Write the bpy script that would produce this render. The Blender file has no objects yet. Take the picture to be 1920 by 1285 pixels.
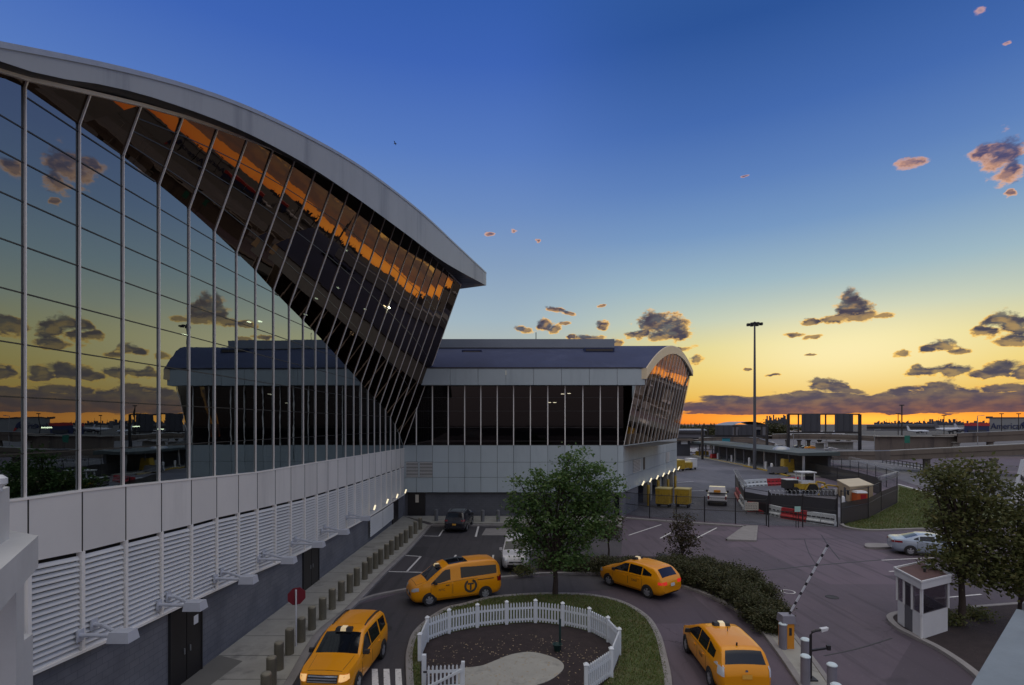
import bpy, bmesh, math, random
import numpy as np
from mathutils import Vector, Matrix
random.seed(7); rng = np.random.default_rng(7)
S = bpy.context.scene
COL = S.collection
PI = math.pi
EYE = 9.0                                   # eye height over the forecourt, metres
HOR, CX, F = 795.0, 960.0, 1000.0           # horizon row, axis column and focal length in photo pixels

# ------------------------------------------------------------------ camera, sun, exposure
cam = bpy.data.cameras.new('camera'); camo = bpy.data.objects.new('camera', cam); COL.objects.link(camo)
camo.location = (0, 0, EYE); camo.rotation_euler = (PI/2, 0, 0)
cam.sensor_width = 36; cam.lens = 36*F/1920; cam.shift_y = (HOR-642.5)/1920
cam.clip_start = .1; cam.clip_end = 20000
S.camera = camo
S.view_settings.view_transform = 'Standard'; S.view_settings.look = 'None'
S.view_settings.exposure = 0; S.view_settings.gamma = 1
S.cycles.max_bounces = 7; S.cycles.transparent_max_bounces = 10; S.cycles.caustics_reflective = False; S.cycles.caustics_refractive = False
SUN_AZ = math.atan(.63); SUN_EL = math.radians(2)
sl = bpy.data.lights.new('sun', 'SUN'); sl.energy = .25; sl.angle = math.radians(120); sl.color = (1, .72, .45)
so = bpy.data.objects.new('sun', sl); COL.objects.link(so)
so.rotation_euler = Vector((math.sin(SUN_AZ)*math.cos(SUN_EL), math.cos(SUN_AZ)*math.cos(SUN_EL), math.sin(SUN_EL))).to_track_quat('Z', 'Y').to_euler()

def lin(r, g, b):
    f = lambda c: (c/255/12.92 if c <= 10 else ((c/255+.055)/1.055)**2.4)
    return (f(r), f(g), f(b), 1)

# ------------------------------------------------------------------ node helpers
class NT:
    def __init__(s, tree): s.t = tree; s.n = tree.nodes; s.l = tree.links
    def put(s, sock, v):
        if v is None: return
        if isinstance(v, bpy.types.NodeSocket): s.l.new(v, sock)
        else: sock.default_value = v
    def new(s, typ, **kw):
        n = s.n.new(typ)
        for k, v in kw.items(): setattr(n, k, v)
        return n
    def m(s, op, a, b=None, c=None, clamp=False):
        n = s.new('ShaderNodeMath', operation=op, use_clamp=clamp)
        for i, v in enumerate((a, b, c)): s.put(n.inputs[i], v)
        return n.outputs[0]
    def v(s, op, a, b=None, c=None):
        n = s.new('ShaderNodeVectorMath', operation=op)
        for i, v in enumerate((a, b, c)): s.put(n.inputs[i], v)
        return n.outputs['Value'] if op in ('LENGTH', 'DOT_PRODUCT', 'DISTANCE') else n.outputs[0]
    def xyz(s, x, y, z=0.0):
        n = s.new('ShaderNodeCombineXYZ'); s.put(n.inputs[0], x); s.put(n.inputs[1], y); s.put(n.inputs[2], z); return n.outputs[0]
    def sep(s, v):
        n = s.new('ShaderNodeSeparateXYZ'); s.put(n.inputs[0], v); return n.outputs
    def noise(s, vec, scale, detail=4, rough=.55, color=False):
        n = s.new('ShaderNodeTexNoise'); s.put(n.inputs['Vector'], vec); n.inputs['Scale'].default_value = scale
        n.inputs['Detail'].default_value = detail; n.inputs['Roughness'].default_value = rough
        return n.outputs['Color' if color else 'Fac']
    def step(s, x, a, b):
        n = s.new('ShaderNodeMapRange', interpolation_type='SMOOTHSTEP'); s.put(n.inputs[0], x); n.inputs[1].default_value = a; n.inputs[2].default_value = b; return n.outputs[0]
    def ramp(s, x, stops):
        n = s.new('ShaderNodeValToRGB'); s.put(n.inputs[0], x); e = n.color_ramp.elements
        while len(e) > 1: e.remove(e[-1])
        for i, (p, c) in enumerate(stops):
            q = e[0] if i == 0 else e.new(p)
            q.position = p; q.color = c if len(c) == 4 else (*c, 1)
        return n.outputs[0]
    def mix(s, f, a, b, mode='MIX'):
        n = s.new('ShaderNodeMix', data_type='RGBA', blend_type=mode)
        s.put(n.inputs['Factor'], f)
        for k, v in (('A', a), ('B', b)):
            sock = [q for q in n.inputs if q.name == k and q.type == 'RGBA'][0]
            s.put(sock, v if isinstance(v, bpy.types.NodeSocket) or len(v) == 4 else (*v, 1))
        return [q for q in n.outputs if q.type == 'RGBA'][0]

# ------------------------------------------------------------------ sky: evening gradient and clouds, by direction
W = bpy.data.worlds.new('World'); S.world = W; W.use_nodes = True
N = NT(W.node_tree); N.n.clear()
gen = N.new('ShaderNodeTexCoord').outputs['Generated']
dx, dy, dz = N.sep(N.v('NORMALIZE', gen))
az = N.m('ARCTAN2', dx, dy); el = N.m('ARCSINE', dz)
D = PI/180
ET = 75*D
elt = N.m('DIVIDE', el, ET, clamp=True)
ZEN_FILL = (1.08, 1.04, 1.0, 1)  # overhead sky far brighter than dusk, added as fill for the ground
st = lambda deg, *c: (deg/75, lin(*c))
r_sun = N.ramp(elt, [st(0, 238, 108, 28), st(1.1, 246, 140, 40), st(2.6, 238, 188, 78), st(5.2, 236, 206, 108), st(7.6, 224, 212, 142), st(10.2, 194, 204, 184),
                     st(13.8, 158, 184, 196), st(18.5, 118, 152, 194), st(23, 92, 128, 186), st(28, 68, 106, 174), st(35, 45, 84, 152), st(41, 48, 88, 152), (56/75, ZEN_FILL), (1, ZEN_FILL)])
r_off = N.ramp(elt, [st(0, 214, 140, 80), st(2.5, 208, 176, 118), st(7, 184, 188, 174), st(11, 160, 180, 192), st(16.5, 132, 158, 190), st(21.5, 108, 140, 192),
                     st(27, 86, 122, 190), st(34, 62, 100, 180), st(40, 50, 90, 168), st(43, 56, 96, 168), (57/75, ZEN_FILL), (1, ZEN_FILL)])
r_back = N.ramp(elt, [st(0, 160, 150, 156), st(6, 192, 178, 180), st(14, 192, 188, 196), st(30, 172, 182, 208), (50/75, ZEN_FILL), (1, ZEN_FILL)])  # sky behind the viewer, raised as added fill for upright walls
ca = N.m('COSINE', N.m('SUBTRACT', az, SUN_AZ))
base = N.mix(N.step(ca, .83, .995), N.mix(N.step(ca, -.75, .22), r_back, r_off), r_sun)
daz = N.m('SUBTRACT', az, SUN_AZ)
gl = N.m('EXPONENT', N.m('MULTIPLY', N.m('ADD', N.m('POWER', N.m('DIVIDE', N.m('ABSOLUTE', daz), .20), 2), N.m('POWER', N.m('DIVIDE', N.m('ABSOLUTE', N.m('SUBTRACT', el, .006)), .013), 2)), -1))
base = N.mix(gl, base, (1.5, .62, .06, 1))
gl2 = N.m('EXPONENT', N.m('MULTIPLY', N.m('ADD', N.m('POWER', N.m('DIVIDE', N.m('ABSOLUTE', daz), .20), 2), N.m('POWER', N.m('DIVIDE', N.m('ABSOLUTE', N.m('SUBTRACT', el, .115)), .062), 2)), -1))
base = N.mix(N.m('MULTIPLY', gl2, .62), base, (1.08, .95, .58, 1))
clouds = [(1590,560,18,16),(1598,576,28,20),(1612,596,34,12),(1560,597,28,9),(1520,602,18,5),(1648,597,22,6),(1492,628,22,4),(1522,634,18,5),
 (1228,604,30,18),(1258,612,28,20),(1276,628,22,12),(1205,628,24,9),(1240,630,34,8),(1880,284,40,28),(1892,318,26,26),(1842,280,24,16),(1706,302,26,11),(1890,362,10,7),
 (1834,20,16,6),(1878,90,8,3),(963,432,7,5),(1012,453,5,3),(915,437,6,3),(1400,328,8,2),(1042,584,18,4),(1066,588,12,3),(1022,608,16,9),(1040,614,14,8),(984,618,16,7),(1057,607,11,4),
 (1134,608,13,8),(1104,632,24,5),(1152,640,14,7),(1074,630,10,4),(1130,572,6,3),(1308,678,11,8),(1278,655,20,5),(1872,598,34,14),(1905,606,30,18),(1850,622,26,9),(1900,632,36,9),(1768,648,28,9),(1735,652,22,7),(1795,658,22,6),(1684,660,15,7),
 (1738,698,36,10),(1790,698,34,10),(1720,690,16,6),(1880,690,36,14),(1925,698,34,12),(1850,702,30,7),(1545,722,32,11),(1575,728,26,8),(1510,733,34,4),(1600,733,24,4),(1690,738,26,7),(1650,742,20,4),(1770,728,34,10),(1815,734,30,9),(1880,730,44,10),(1925,738,40,10),
 (1452,702,16,3),(1515,663,8,2),(1470,740,20,3),(1405,690,9,2),(1340,764,110,7),(1480,758,60,5),(1640,760,120,8),(1790,757,90,8),(1900,762,90,8),(1560,772,60,3),(1720,774,70,3),
 (2000,600,46,18),(2060,636,50,12),(2030,690,60,13),(2110,735,100,11),(1990,290,30,20),(2200,690,90,14),(2240,620,60,16)]
vec0 = N.xyz(az, el, 0.0)
def cloud_field(vec):
    wv = N.v('MULTIPLY', vec, (1, 1.7, 1))
    n1 = N.noise(wv, 15, 4, .55, color=True)
    P = N.v('ADD', vec, N.v('MULTIPLY', N.v('SUBTRACT', n1, (.5, .5, .5)), (.046, .028, 0)))
    md = None
    for (x, y, rx, ry) in clouds:
        a = math.atan((x-CX)/F); e = math.atan((HOR-y)/F*math.cos(a))
        ra = rx/F*math.cos(a)**2*1.22; rb = ry/F*math.cos(a)*math.cos(e)**2*1.32
        q = N.v('LENGTH', N.v('MULTIPLY_ADD', P, (1/ra, 1/rb, 0), (-a/ra, -e/rb, 0)))
        md = q if md is None else N.m('MINIMUM', md, q)
    n2 = N.noise(wv, 46, 9, .64)
    f = N.m('ADD', N.m('SUBTRACT', 1.0, md), N.m('MULTIPLY', N.m('SUBTRACT', n2, .5), 2.0))
    n3 = N.noise(N.v('MULTIPLY', vec, (1, 4.5, 1)), 13, 8, .62)
    sx, sy, _z = N.sep(vec)
    band = N.m('MULTIPLY', N.m('MULTIPLY', N.step(sy, .100, .034), N.step(sy, .012, .020)), N.m('MULTIPLY', N.step(sx, .20, .40), N.step(sx, 1.5, 1.0)))
    low = N.m('MULTIPLY', N.step(sy, .056, .036), .95)
    return N.m('MAXIMUM', f, N.m('SUBTRACT', N.m('ADD', N.m('MULTIPLY', N.m('SUBTRACT', n3, .46), 3.6), low), N.m('MULTIPLY', N.m('SUBTRACT', 1.0, band), 2.0)))
field = cloud_field(vec0)
tosun = N.v('SCALE', N.v('NORMALIZE', N.v('SUBTRACT', (SUN_AZ, .0, 0), vec0))); tosun.node.inputs['Scale'].default_value = .011
fld2 = cloud_field(N.v('ADD', vec0, tosun))
lit = N.step(N.m('SUBTRACT', field, fld2), .0, .55)
wd = N.m('ADD', N.m('MULTIPLY', el, 1.2), .09)
alpha = N.step(N.m('DIVIDE', N.m('ADD', field, .02), wd), 0, 1); core = N.step(N.m('DIVIDE', N.m('SUBTRACT', field, .10), N.m('ADD', wd, .10)), 0, 1)
lit2 = N.step(N.m('SUBTRACT', field, fld2), -.55, .12)
elr = N.m('DIVIDE', el, .55, clamp=True)
rim = N.ramp(elr, [(0, (1.0, .26, .02)), (.06, (1.0, .46, .06)), (.12, (1.0, .62, .14)), (.3, (1.0, .60, .15)), (.45, (1.0, .50, .20)), (.62, lin(246, 182, 130)), (1, lin(228, 172, 160))])
cor = N.ramp(elr, [(0, lin(96, 70, 78)), (.08, lin(76, 72, 90)), (.16, lin(56, 60, 84)), (.4, lin(66, 54, 70)), (.65, lin(74, 72, 108)), (1, lin(128, 122, 156))])
mid_ = N.mix(.38, cor, rim)
rim = N.mix(lit2, N.mix(.45, cor, base), rim)
n4 = N.noise(N.v('MULTIPLY', vec0, (1, 2.6, 1)), 34, 4, .5)
lit = N.m('MULTIPLY', N.m('MULTIPLY', lit, N.step(n4, .34, .60)), N.step(el, .03, .09))
cor = N.mix(N.m('MULTIPLY', N.step(n4, .35, .70), .32), cor, N.mix(.5, base, cor))
cc = N.mix(core, rim, N.mix(N.m('MULTIPLY', lit, .85), cor, mid_))
sky = N.mix(N.m('MULTIPLY', alpha, .97), base, cc)
hz = N.step(el, -.01, 0.0)
sky = N.mix(hz, lin(60, 58, 70), sky)
bg = N.new('ShaderNodeBackground'); N.put(bg.inputs[0], sky); bg.inputs[1].default_value = 1.0
N.l.new(bg.outputs[0], N.new('ShaderNodeOutputWorld').inputs[0])

# ------------------------------------------------------------------ materials
def mat(name, col, rough=.6, metal=0, var=.12, scale=3.0, fine=0, bump=0, emit=None, es=1.0, coat=0, spec=.5, stain=None):
    m_ = bpy.data.materials.new(name); m_.use_nodes = True
    n = NT(m_.node_tree); b = n.n['Principled BSDF']
    b.inputs['Roughness'].default_value = rough; b.inputs['Metallic'].default_value = metal
    b.inputs['Specular IOR Level'].default_value = spec
    if coat: b.inputs['Coat Weight'].default_value = coat; b.inputs['Coat Roughness'].default_value = .05
    tc = n.new('ShaderNodeTexCoord').outputs['Object']
    c = (*col[:3], 1)
    if var or fine:
        f = n.noise(tc, scale, 6, .6)
        k = n.m('ADD', n.m('MULTIPLY', n.m('SUBTRACT', f, .5), var*3.2), 1.0)
        if fine: k = n.m('MULTIPLY', k, n.m('ADD', n.m('MULTIPLY', n.m('SUBTRACT', n.noise(tc, scale*28, 3, .7), .5), fine*3.2), 1.0))
        cc_ = n.v('SCALE', c[:3]); sc = cc_.node.inputs['Scale']; n.put(sc, k)
        out = cc_
        if stain is not None:
            out = n.mix(n.step(n.noise(n.v('MULTIPLY', tc, (1, 1, stain[1])), stain[0], 7, .7), .5, .72), out, stain[2])
        n.put(b.inputs['Base Color'], out)
    else: b.inputs['Base Color'].default_value = c
    if bump:
        bn = n.new('ShaderNodeBump'); bn.inputs['Strength'].default_value = bump; bn.inputs['Distance'].default_value = .03
        n.put(bn.inputs['Height'], n.noise(tc, scale*12, 5, .7)); n.l.new(bn.outputs[0], b.inputs['Normal'])
    if emit is not None:
        b.inputs['Emission Color'].default_value = (*emit[:3], 1); b.inputs['Emission Strength'].default_value = es
    return m_

def vary(m_, amt):
    n = NT(m_.node_tree); b = n.n['Principled BSDF']; sock = b.inputs['Base Color']; src = sock.links[0].from_socket
    r = n.new('ShaderNodeObjectInfo').outputs['Random']; k = n.m('ADD', n.m('MULTIPLY', r, amt*2), 1-amt)
    o = n.v('SCALE', src); n.put(o.node.inputs['Scale'], k); n.l.new(o, sock); return m_
def mat_asphalt(name, col, dark):
    m_ = mat(name, col, .82, 0, 0, 1); n = NT(m_.node_tree); b = n.n['Principled BSDF']
    p = n.new('ShaderNodeTexCoord').outputs['Object']
    big = n.noise(p, .16, 6, .6); mid = n.noise(n.v('MULTIPLY', p, (1, .35, 1)), .9, 7, .7); fine = n.noise(p, 32, 3, .8)
    k = n.m('ADD', n.m('ADD', n.m('MULTIPLY', big, .7), n.m('MULTIPLY', mid, .55)), n.m('MULTIPLY', n.m('SUBTRACT', fine, .5), .5))
    c = n.mix(n.step(k, .30, .95), (*dark, 1), (*col, 1))
    vo = n.new('ShaderNodeTexVoronoi', feature='DISTANCE_TO_EDGE'); vo.inputs['Scale'].default_value = .16
    n.put(vo.inputs['Vector'], n.v('ADD', p, n.v('SCALE', n.noise(p, .8, 4, .7, color=True))))
    crack = n.m('MULTIPLY', n.step(vo.outputs[0], .006, .0015), n.step(n.noise(p, .12, 2), .48, .62))
    c = n.mix(n.m('MULTIPLY', crack, .6), c, (.012, .011, .013, 1))
    oil = n.step(n.noise(p, .55, 3, .5), .62, .74)
    c = n.mix(n.m('MULTIPLY', oil, .6), c, (.02, .018, .02, 1))
    pt = n.new('ShaderNodeTexVoronoi', feature='F1', distance='CHEBYCHEV'); pt.inputs['Scale'].default_value = .11; n.put(pt.inputs['Vector'], p)
    pr_, pg_, pb_ = n.sep(pt.outputs['Color'])
    c = n.mix(n.m('MULTIPLY', n.m('GREATER_THAN', pr_, .74), .62), c, (dark[0]*.8, dark[1]*.8, dark[2]*.8, 1))
    c = n.mix(n.m('MULTIPLY', n.m('LESS_THAN', pr_, .14), .5), c, (col[0]*1.25, col[1]*1.2, col[2]*1.2, 1))
    c = n.mix(n.m('MULTIPLY', n.step(n.noise(n.v('MULTIPLY', p, (2.2, .12, 1)), 1.2, 3, .5), .52, .68), .5), c, (dark[0]*.7, dark[1]*.7, dark[2]*.7, 1))
    sp_ = n.step(n.noise(p, 9, 2, .5), .70, .74)
    c = n.mix(n.m('MULTIPLY', sp_, .5), c, (.17, .165, .17, 1))
    n.put(b.inputs['Base Color'], c)
    n.put(b.inputs['Roughness'], n.m('ADD', n.m('MULTIPLY', big, .3), .6))
    bn = n.new('ShaderNodeBump'); bn.inputs['Strength'].default_value = .35; bn.inputs['Distance'].default_value = .01
    n.put(bn.inputs['Height'], fine); n.l.new(bn.outputs[0], b.inputs['Normal'])
    return m_

def mat_glass(name, tint=(.10, .115, .11), refl=(.88, .93, .92), gain=1.25, base_=.10, ior=2.0, cap=.9):
    m_ = bpy.data.materials.new(name); m_.use_nodes = True; n = NT(m_.node_tree); n.n.clear()
    fr = n.new('ShaderNodeFresnel'); fr.inputs[0].default_value = ior
    f = n.m('MINIMUM', n.m('ADD', n.m('MULTIPLY', fr.outputs[0], gain), base_), cap)
    g = n.new('ShaderNodeBsdfGlossy'); g.inputs['Color'].default_value = (*refl, 1); g.inputs['Roughness'].default_value = .0
    p = n.new('ShaderNodeTexCoord').outputs['Object']
    bn = n.new('ShaderNodeBump'); bn.inputs['Strength'].default_value = .05; bn.inputs['Distance'].default_value = .02
    n.put(bn.inputs['Height'], n.noise(p, 1.1, 2)); n.l.new(bn.outputs[0], g.inputs['Normal'])
    t = n.new('ShaderNodeBsdfTransparent'); t.inputs[0].default_value = (*tint, 1)
    mx = n.new('ShaderNodeMixShader'); n.put(mx.inputs[0], f); n.l.new(t.outputs[0], mx.inputs[1]); n.l.new(g.outputs[0], mx.inputs[2])
    n.l.new(mx.outputs[0], n.new('ShaderNodeOutputMaterial').inputs[0])
    return m_

def mat_mesh(name, col, cell=.06, wire=.16, dens=None):
    m_ = bpy.data.materials.new(name); m_.use_nodes = True; n = NT(m_.node_tree); b = n.n['Principled BSDF']
    b.inputs['Base Color'].default_value = (*col, 1); b.inputs['Roughness'].default_value = .6
    if dens is None:
        x, y, z = n.sep(n.new('ShaderNodeTexCoord').outputs['Object'])
        h = n.m('ADD', x, y)
        u = n.m('FRACT', n.m('DIVIDE', n.m('ADD', h, z), cell)); v = n.m('FRACT', n.m('DIVIDE', n.m('SUBTRACT', h, z), cell))
        al = n.m('MAXIMUM', n.m('LESS_THAN', u, wire), n.m('LESS_THAN', v, wire))
        n.put(b.inputs['Alpha'], al)
    else: b.inputs['Alpha'].default_value = dens
    return m_

def mat_leaf(name, c0, c1, c2, tr=.25):
    m_ = mat(name, c0, .55, 0, 0); n = NT(m_.node_tree); b = n.n['Principled BSDF']
    r = n.new('ShaderNodeNewGeometry').outputs['Random Per Island']
    p = n.new('ShaderNodeTexCoord').outputs['Object']
    c = n.mix(n.step(n.noise(p, .9, 3), .35, .65), n.ramp(r, [(0, c0), (.6, c1), (1, c2)]), n.ramp(r, [(0, c1), (.7, c0), (1, c2)]))
    n.put(b.inputs['Base Color'], c)
    b.inputs['Specular IOR Level'].default_value = .25
    td = n.new('ShaderNodeBsdfTranslucent'); n.put(td.inputs[0], c)
    mx = n.new('ShaderNodeMixShader'); mx.inputs[0].default_value = tr
    n.l.new(b.outputs[0], mx.inputs[1]); n.l.new(td.outputs[0], mx.inputs[2]); n.l.new(mx.outputs[0], n.n['Material Output'].inputs[0])
    return m_

def mat_block(name, c1, c2, mortar, bw, bh):
    m_ = mat(name, c1, .85, 0, 0); n = NT(m_.node_tree); b = n.n['Principled BSDF']
    x, y, z = n.sep(n.new('ShaderNodeTexCoord').outputs['Object'])
    br = n.new('ShaderNodeTexBrick'); n.put(br.inputs['Vector'], n.xyz(n.m('ADD', x, y), z, 0.0))
    for k, v in (('Color1', c1), ('Color2', c2), ('Mortar', mortar)): br.inputs[k].default_value = (*v, 1)
    br.inputs['Scale'].default_value = 1; br.inputs['Mortar Size'].default_value = .008; br.inputs['Brick Width'].default_value = bw; br.inputs['Row Height'].default_value = bh
    nz = n.noise(n.xyz(x, y, z), .7, 5)
    n.put(b.inputs['Base Color'], n.mix(n.m('MULTIPLY', n.step(nz, .4, .75), .4), br.outputs[0], (.05, .055, .07, 1)))
    return m_

M = {}
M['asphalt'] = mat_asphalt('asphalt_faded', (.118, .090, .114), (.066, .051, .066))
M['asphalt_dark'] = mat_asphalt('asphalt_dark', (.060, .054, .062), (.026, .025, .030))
M['asphalt_apron'] = mat_asphalt('asphalt_apron', (.125, .125, .145), (.07, .07, .085))
M['road'] = mat_asphalt('road', (.13, .125, .135), (.08, .078, .085))
M['field'] = mat('airfield_ground', (.07, .068, .066), .9, 0, .3, .02)
M['concrete'] = mat('concrete', (.33, .32, .285), .85, 0, .2, .8, .06, .15, stain=(.7, 1, (.19, .185, .17)))
M['kerb'] = mat('kerb_concrete', (.24, .225, .22), .85, 0, .2, 1.5, .06, .1)
M['viaduct'] = mat('viaduct_concrete', (.145, .12, .10), .9, 0, .25, .12, 0, 0, stain=(.35, .15, (.07, .058, .055)))
M['soil'] = mat('mulch', (.030, .020, .021), .95, 0, .45, 2.5, .35, .8)
M['grass'] = mat('grass_base', (.07, .085, .028), .95, 0, .35, .8, .2, .5, stain=(.5, 1, (.12, .095, .045)))
M['white_mark'] = mat('road_paint', (.62, .61, .60), .8, 0, .1, 2, .2, stain=(9, 1, (.16, .15, .155)))
M['panel'] = mat('wall_panel', (.74, .72, .68), .42, 0, .07, .35, 0, 0, spec=.4, stain=(.55, .10, (.62, .605, .575)))
M['panel2'] = mat('wall_panel_grey', (.43, .50, .53), .4, 0, .06, .3, 0, 0, spec=.4, stain=(.5, .12, (.36, .42, .45)))
vary(M['panel'], .06); vary(M['panel2'], .07)
M['louver'] = mat('louver_slat', (.66, .66, .64), .45, 0, .1, .5)
M['dark'] = mat('dark_recess', (.012, .012, .014), .8, 0, .1)
M['joint'] = mat('joint_dark', (.03, .03, .034), .7, 0, 0)
M['mullion'] = mat('mullion_aluminium', (.88, .85, .80), .4, 0, .04, 1)
M['transom'] = mat('transom_dark', (.02, .021, .022), .4, 0, 0)
M['fascia'] = mat('roof_fascia', (.36, .38, .385), .45, .1, .08, .6, 0, 0, stain=(.5, .06, (.22, .235, .25)))
M['fascia2_sunlit'] = mat('gable_fascia', (.78, .64, .43), .5, 0, .08, .5)  # warm cream includes low sunlight on the gable, put into the base colour
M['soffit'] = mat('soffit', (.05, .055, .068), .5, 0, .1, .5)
M['roof2'] = mat('roof_membrane', (.030, .041, .096), .7, 0, .25, .25, .03, 0, spec=.25, stain=(.4, 1, (.046, .058, .12)))
M['roofedge'] = mat('roof_monitor', (.21, .24, .29), .5, .0, .1, .4)
M['block'] = mat_block('block_wall', (.165, .17, .19), (.145, .15, .17), (.10, .10, .115), .42, .21)
M['block2'] = mat_block('block_wall_dark', (.125, .13, .15), (.11, .115, .13), (.08, .08, .09), .42, .21)
M['glass'] = mat_glass('tinted_glass', (.10, .115, .11), (.80, .93, 1.0), 1.1, .11, 2.0, .37)
M['glass_lean'] = mat_glass('leaning_glass', (.030, .034, .034), (1.0, .74, .56), 1.15, .02, 1.75)
M['glass_gable'] = mat_glass('gable_glass', (.06, .045, .045), (.95, .74, .60), 1.25, .10, 1.9)
M['glass2'] = mat_glass('brown_tinted_glass', (.10, .085, .085), (.7, .62, .62), .5, .01, 1.55)
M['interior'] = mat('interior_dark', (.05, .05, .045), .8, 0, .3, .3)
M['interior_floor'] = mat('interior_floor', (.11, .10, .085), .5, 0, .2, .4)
M['lamp_on'] = mat('lamp_glow', (.9, .85, .7), .5, 0, 0, emit=(1, .86, .55), es=1.1)
M['lamp_in'] = mat('indoor_lamp_glow', (.9, .9, .8), .5, 0, 0, emit=(.95, 1, .72), es=9)
M['door'] = mat('door_black', (.017, .015, .016), .45, 0, .1)
M['lampbox'] = mat('lamp_housing', (.50, .52, .57), .45, 0, .06, 3)
M['bollard'] = mat('bollard_bronze', (.17, .155, .115), .42, .2, .25, 2)
M['bollard_cap'] = mat('bollard_cap', (.36, .33, .25), .35, .5, .15, 3)
M['bollard_grey'] = mat('bollard_grey', (.16, .165, .175), .5, .2, .15, 3)
M['bollard_white'] = mat('bollard_white', (.20, .195, .235), .5, 0, .12, 3)
M['bollard_lid'] = mat('bollard_lid', (.55, .64, .68), .45, 0, .05, 3)
M['picket'] = mat('picket_white', (.70, .74, .78), .45, 0, .06, 2)
M['white'] = mat('white_paint', (.62, .63, .65), .45, 0, .06, 2)
M['steel'] = mat('galvanised', (.36, .38, .40), .4, .5, .12, 3)
M['black'] = mat('black_metal', (.014, .013, .016), .5, 0, .1, 4)
M['red'] = mat('red_plastic', (.42, .025, .03), .5, 0, .15, 1.5)
M['red_sign'] = mat('red_sign', (.17, .010, .022), .5, 0, .05)
M['orange_p'] = mat('orange_plastic', (.55, .12, .03), .5, 0, .1)
M['barrier_white'] = mat('barrier_white', (.60, .63, .64), .5, 0, .1, 1.5)
M['tan'] = mat('tan_siding', (.42, .32, .20), .6, 0, .1, 1)
M['tan_roof'] = mat('tan_roof', (.52, .44, .30), .6, 0, .1, 1)
M['yellow'] = mat('yellow_paint', (.42, .27, .02), .5, 0, .22, 2, .05, stain=(3, 1, (.16, .10, .02)))
M['yellow_top'] = mat('yellow_lid', (.55, .45, .17), .5, 0, .15, 2)
M['orange_y'] = mat('barrier_orange', (.62, .25, .02), .5, 0, .1, 2)
M['taxi'] = mat('taxi_paint', (.78, .30, .003), .32, 0, .04, 1.3, coat=.35, spec=.35)
M['silver'] = mat('silver_paint', (.36, .42, .50), .3, .35, .03, 1, coat=.6)
M['blackcar'] = mat('black_paint', (.018, .018, .024), .25, 0, .03, 1, coat=.6)
M['whitecar'] = mat('white_car_paint', (.58, .57, .58), .3, 0, .03, 1, coat=.5)
M['carglass'] = mat('car_glass', (.008, .010, .015), .05, 0, 0, spec=.55)
M['tyre'] = mat('tyre', (.018, .017, .018), .8, 0, .1, 6)
M['rim'] = mat('wheel_rim', (.42, .43, .46), .35, .6, .05)
M['trim'] = mat('black_trim', (.022, .021, .022), .55, 0, .05)
M['headlight_on'] = mat('headlight_on', (.9, .7, .4), .3, 0, 0, emit=(1, .50, .12), es=.5)
M['headlight'] = mat('headlight', (.55, .57, .62), .12, .2, 0, spec=.8)
M['tail'] = mat('tail_lamp', (.22, .008, .012), .2, 0, 0, spec=.7)
M['tail_on'] = mat('tail_lamp_on', (.5, .02, .02), .3, 0, 0, emit=(1, .05, .03), es=.35)
M['tail_clear'] = mat('tail_lamp_clear', (.62, .66, .72), .2, 0, 0, spec=.8)
M['plate'] = mat('number_plate', (.55, .56, .58), .5, 0, .1, 20)
M['plate_y'] = mat('number_plate_yellow', (.70, .36, .05), .5, 0, .1, 20)
M['sign_on'] = mat('roof_sign_lit', (.9, .85, .6), .4, 0, 0, emit=(1, .62, .22), es=.2)
M['chrome'] = mat('chrome', (.5, .5, .52), .15, .9, 0)
M['logo'] = mat('logo_grey', (.045, .045, .04), .5, 0, 0)
M['green_post'] = mat('green_post', (.010, .035, .032), .5, 0, .1)
M['green_sign'] = mat('green_sign', (.01, .15, .10), .5, 0, .05)
M['mint'] = mat('mint_sign', (.34, .56, .50), .5, 0, .05)
M['cream'] = mat('cream_sign', (.60, .55, .46), .5, 0, .08, 8)
M['bark'] = mat('bark', (.045, .032, .026), .9, 0, .3, 6, .1, .5)
M['leaf'] = mat_leaf('leaf_green', (.060, .125, .036), (.11, .19, .055), (.17, .23, .075), .35)
M['leaf_dark'] = mat_leaf('leaf_dark', (.070, .085, .030), (.13, .14, .046), (.21, .19, .07), .4)
M['leaf_hedge'] = mat_leaf('leaf_hedge', (.042, .052, .022), (.075, .078, .034), (.11, .095, .045))
M['leaf_dry'] = mat_leaf('leaf_dry', (.05, .038, .022), (.075, .055, .030), (.05, .06, .025))
M['blade'] = mat_leaf('grass_blade', (.075, .135, .022), (.13, .145, .042), (.20, .15, .07))
M['chain'] = mat_mesh('chain_link', (.03, .028, .032), .11, .10)
M['screen'] = mat_mesh('screen_fabric', (.010, .0095, .011), dens=.93)
M['wire'] = mat('razor_wire', (.40, .42, .44), .4, .5, 0)
M['far_grey'] = mat('far_grey', (.12, .12, .135), .7, 0, .15, .05)
M['far_dark'] = mat('far_dark', (.05, .053, .065), .7, 0, .15, .05)
M['sky_tower'] = mat('skyline', (.06, .065, .09), .8, 0, .15, .01)
M['hangar'] = mat('hangar_wall', (.23, .24, .25), .7, 0, .08, .02)
M['navy'] = mat('navy_wall', (.02, .03, .10), .6, 0, .08, .02)
M['plane'] = mat('plane_white', (.6, .64, .7), .35, 0, .03)
M['teal'] = mat('teal_panel', (.03, .28, .36), .5, 0, .05)
M['canopy'] = mat('canopy_roof', (.055, .072, .072), .6, .0, .2, .3)
M['booth_roof'] = mat('booth_roof', (.105, .055, .05), .8, 0, .3, 1.5)
M['clear'] = mat_glass('booth_glass', (.90, .87, .88), (.7, .7, .75), .6, .02, 1.5)
M['skin'] = mat('dark_cloth', (.03, .02, .025), .8)

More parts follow.
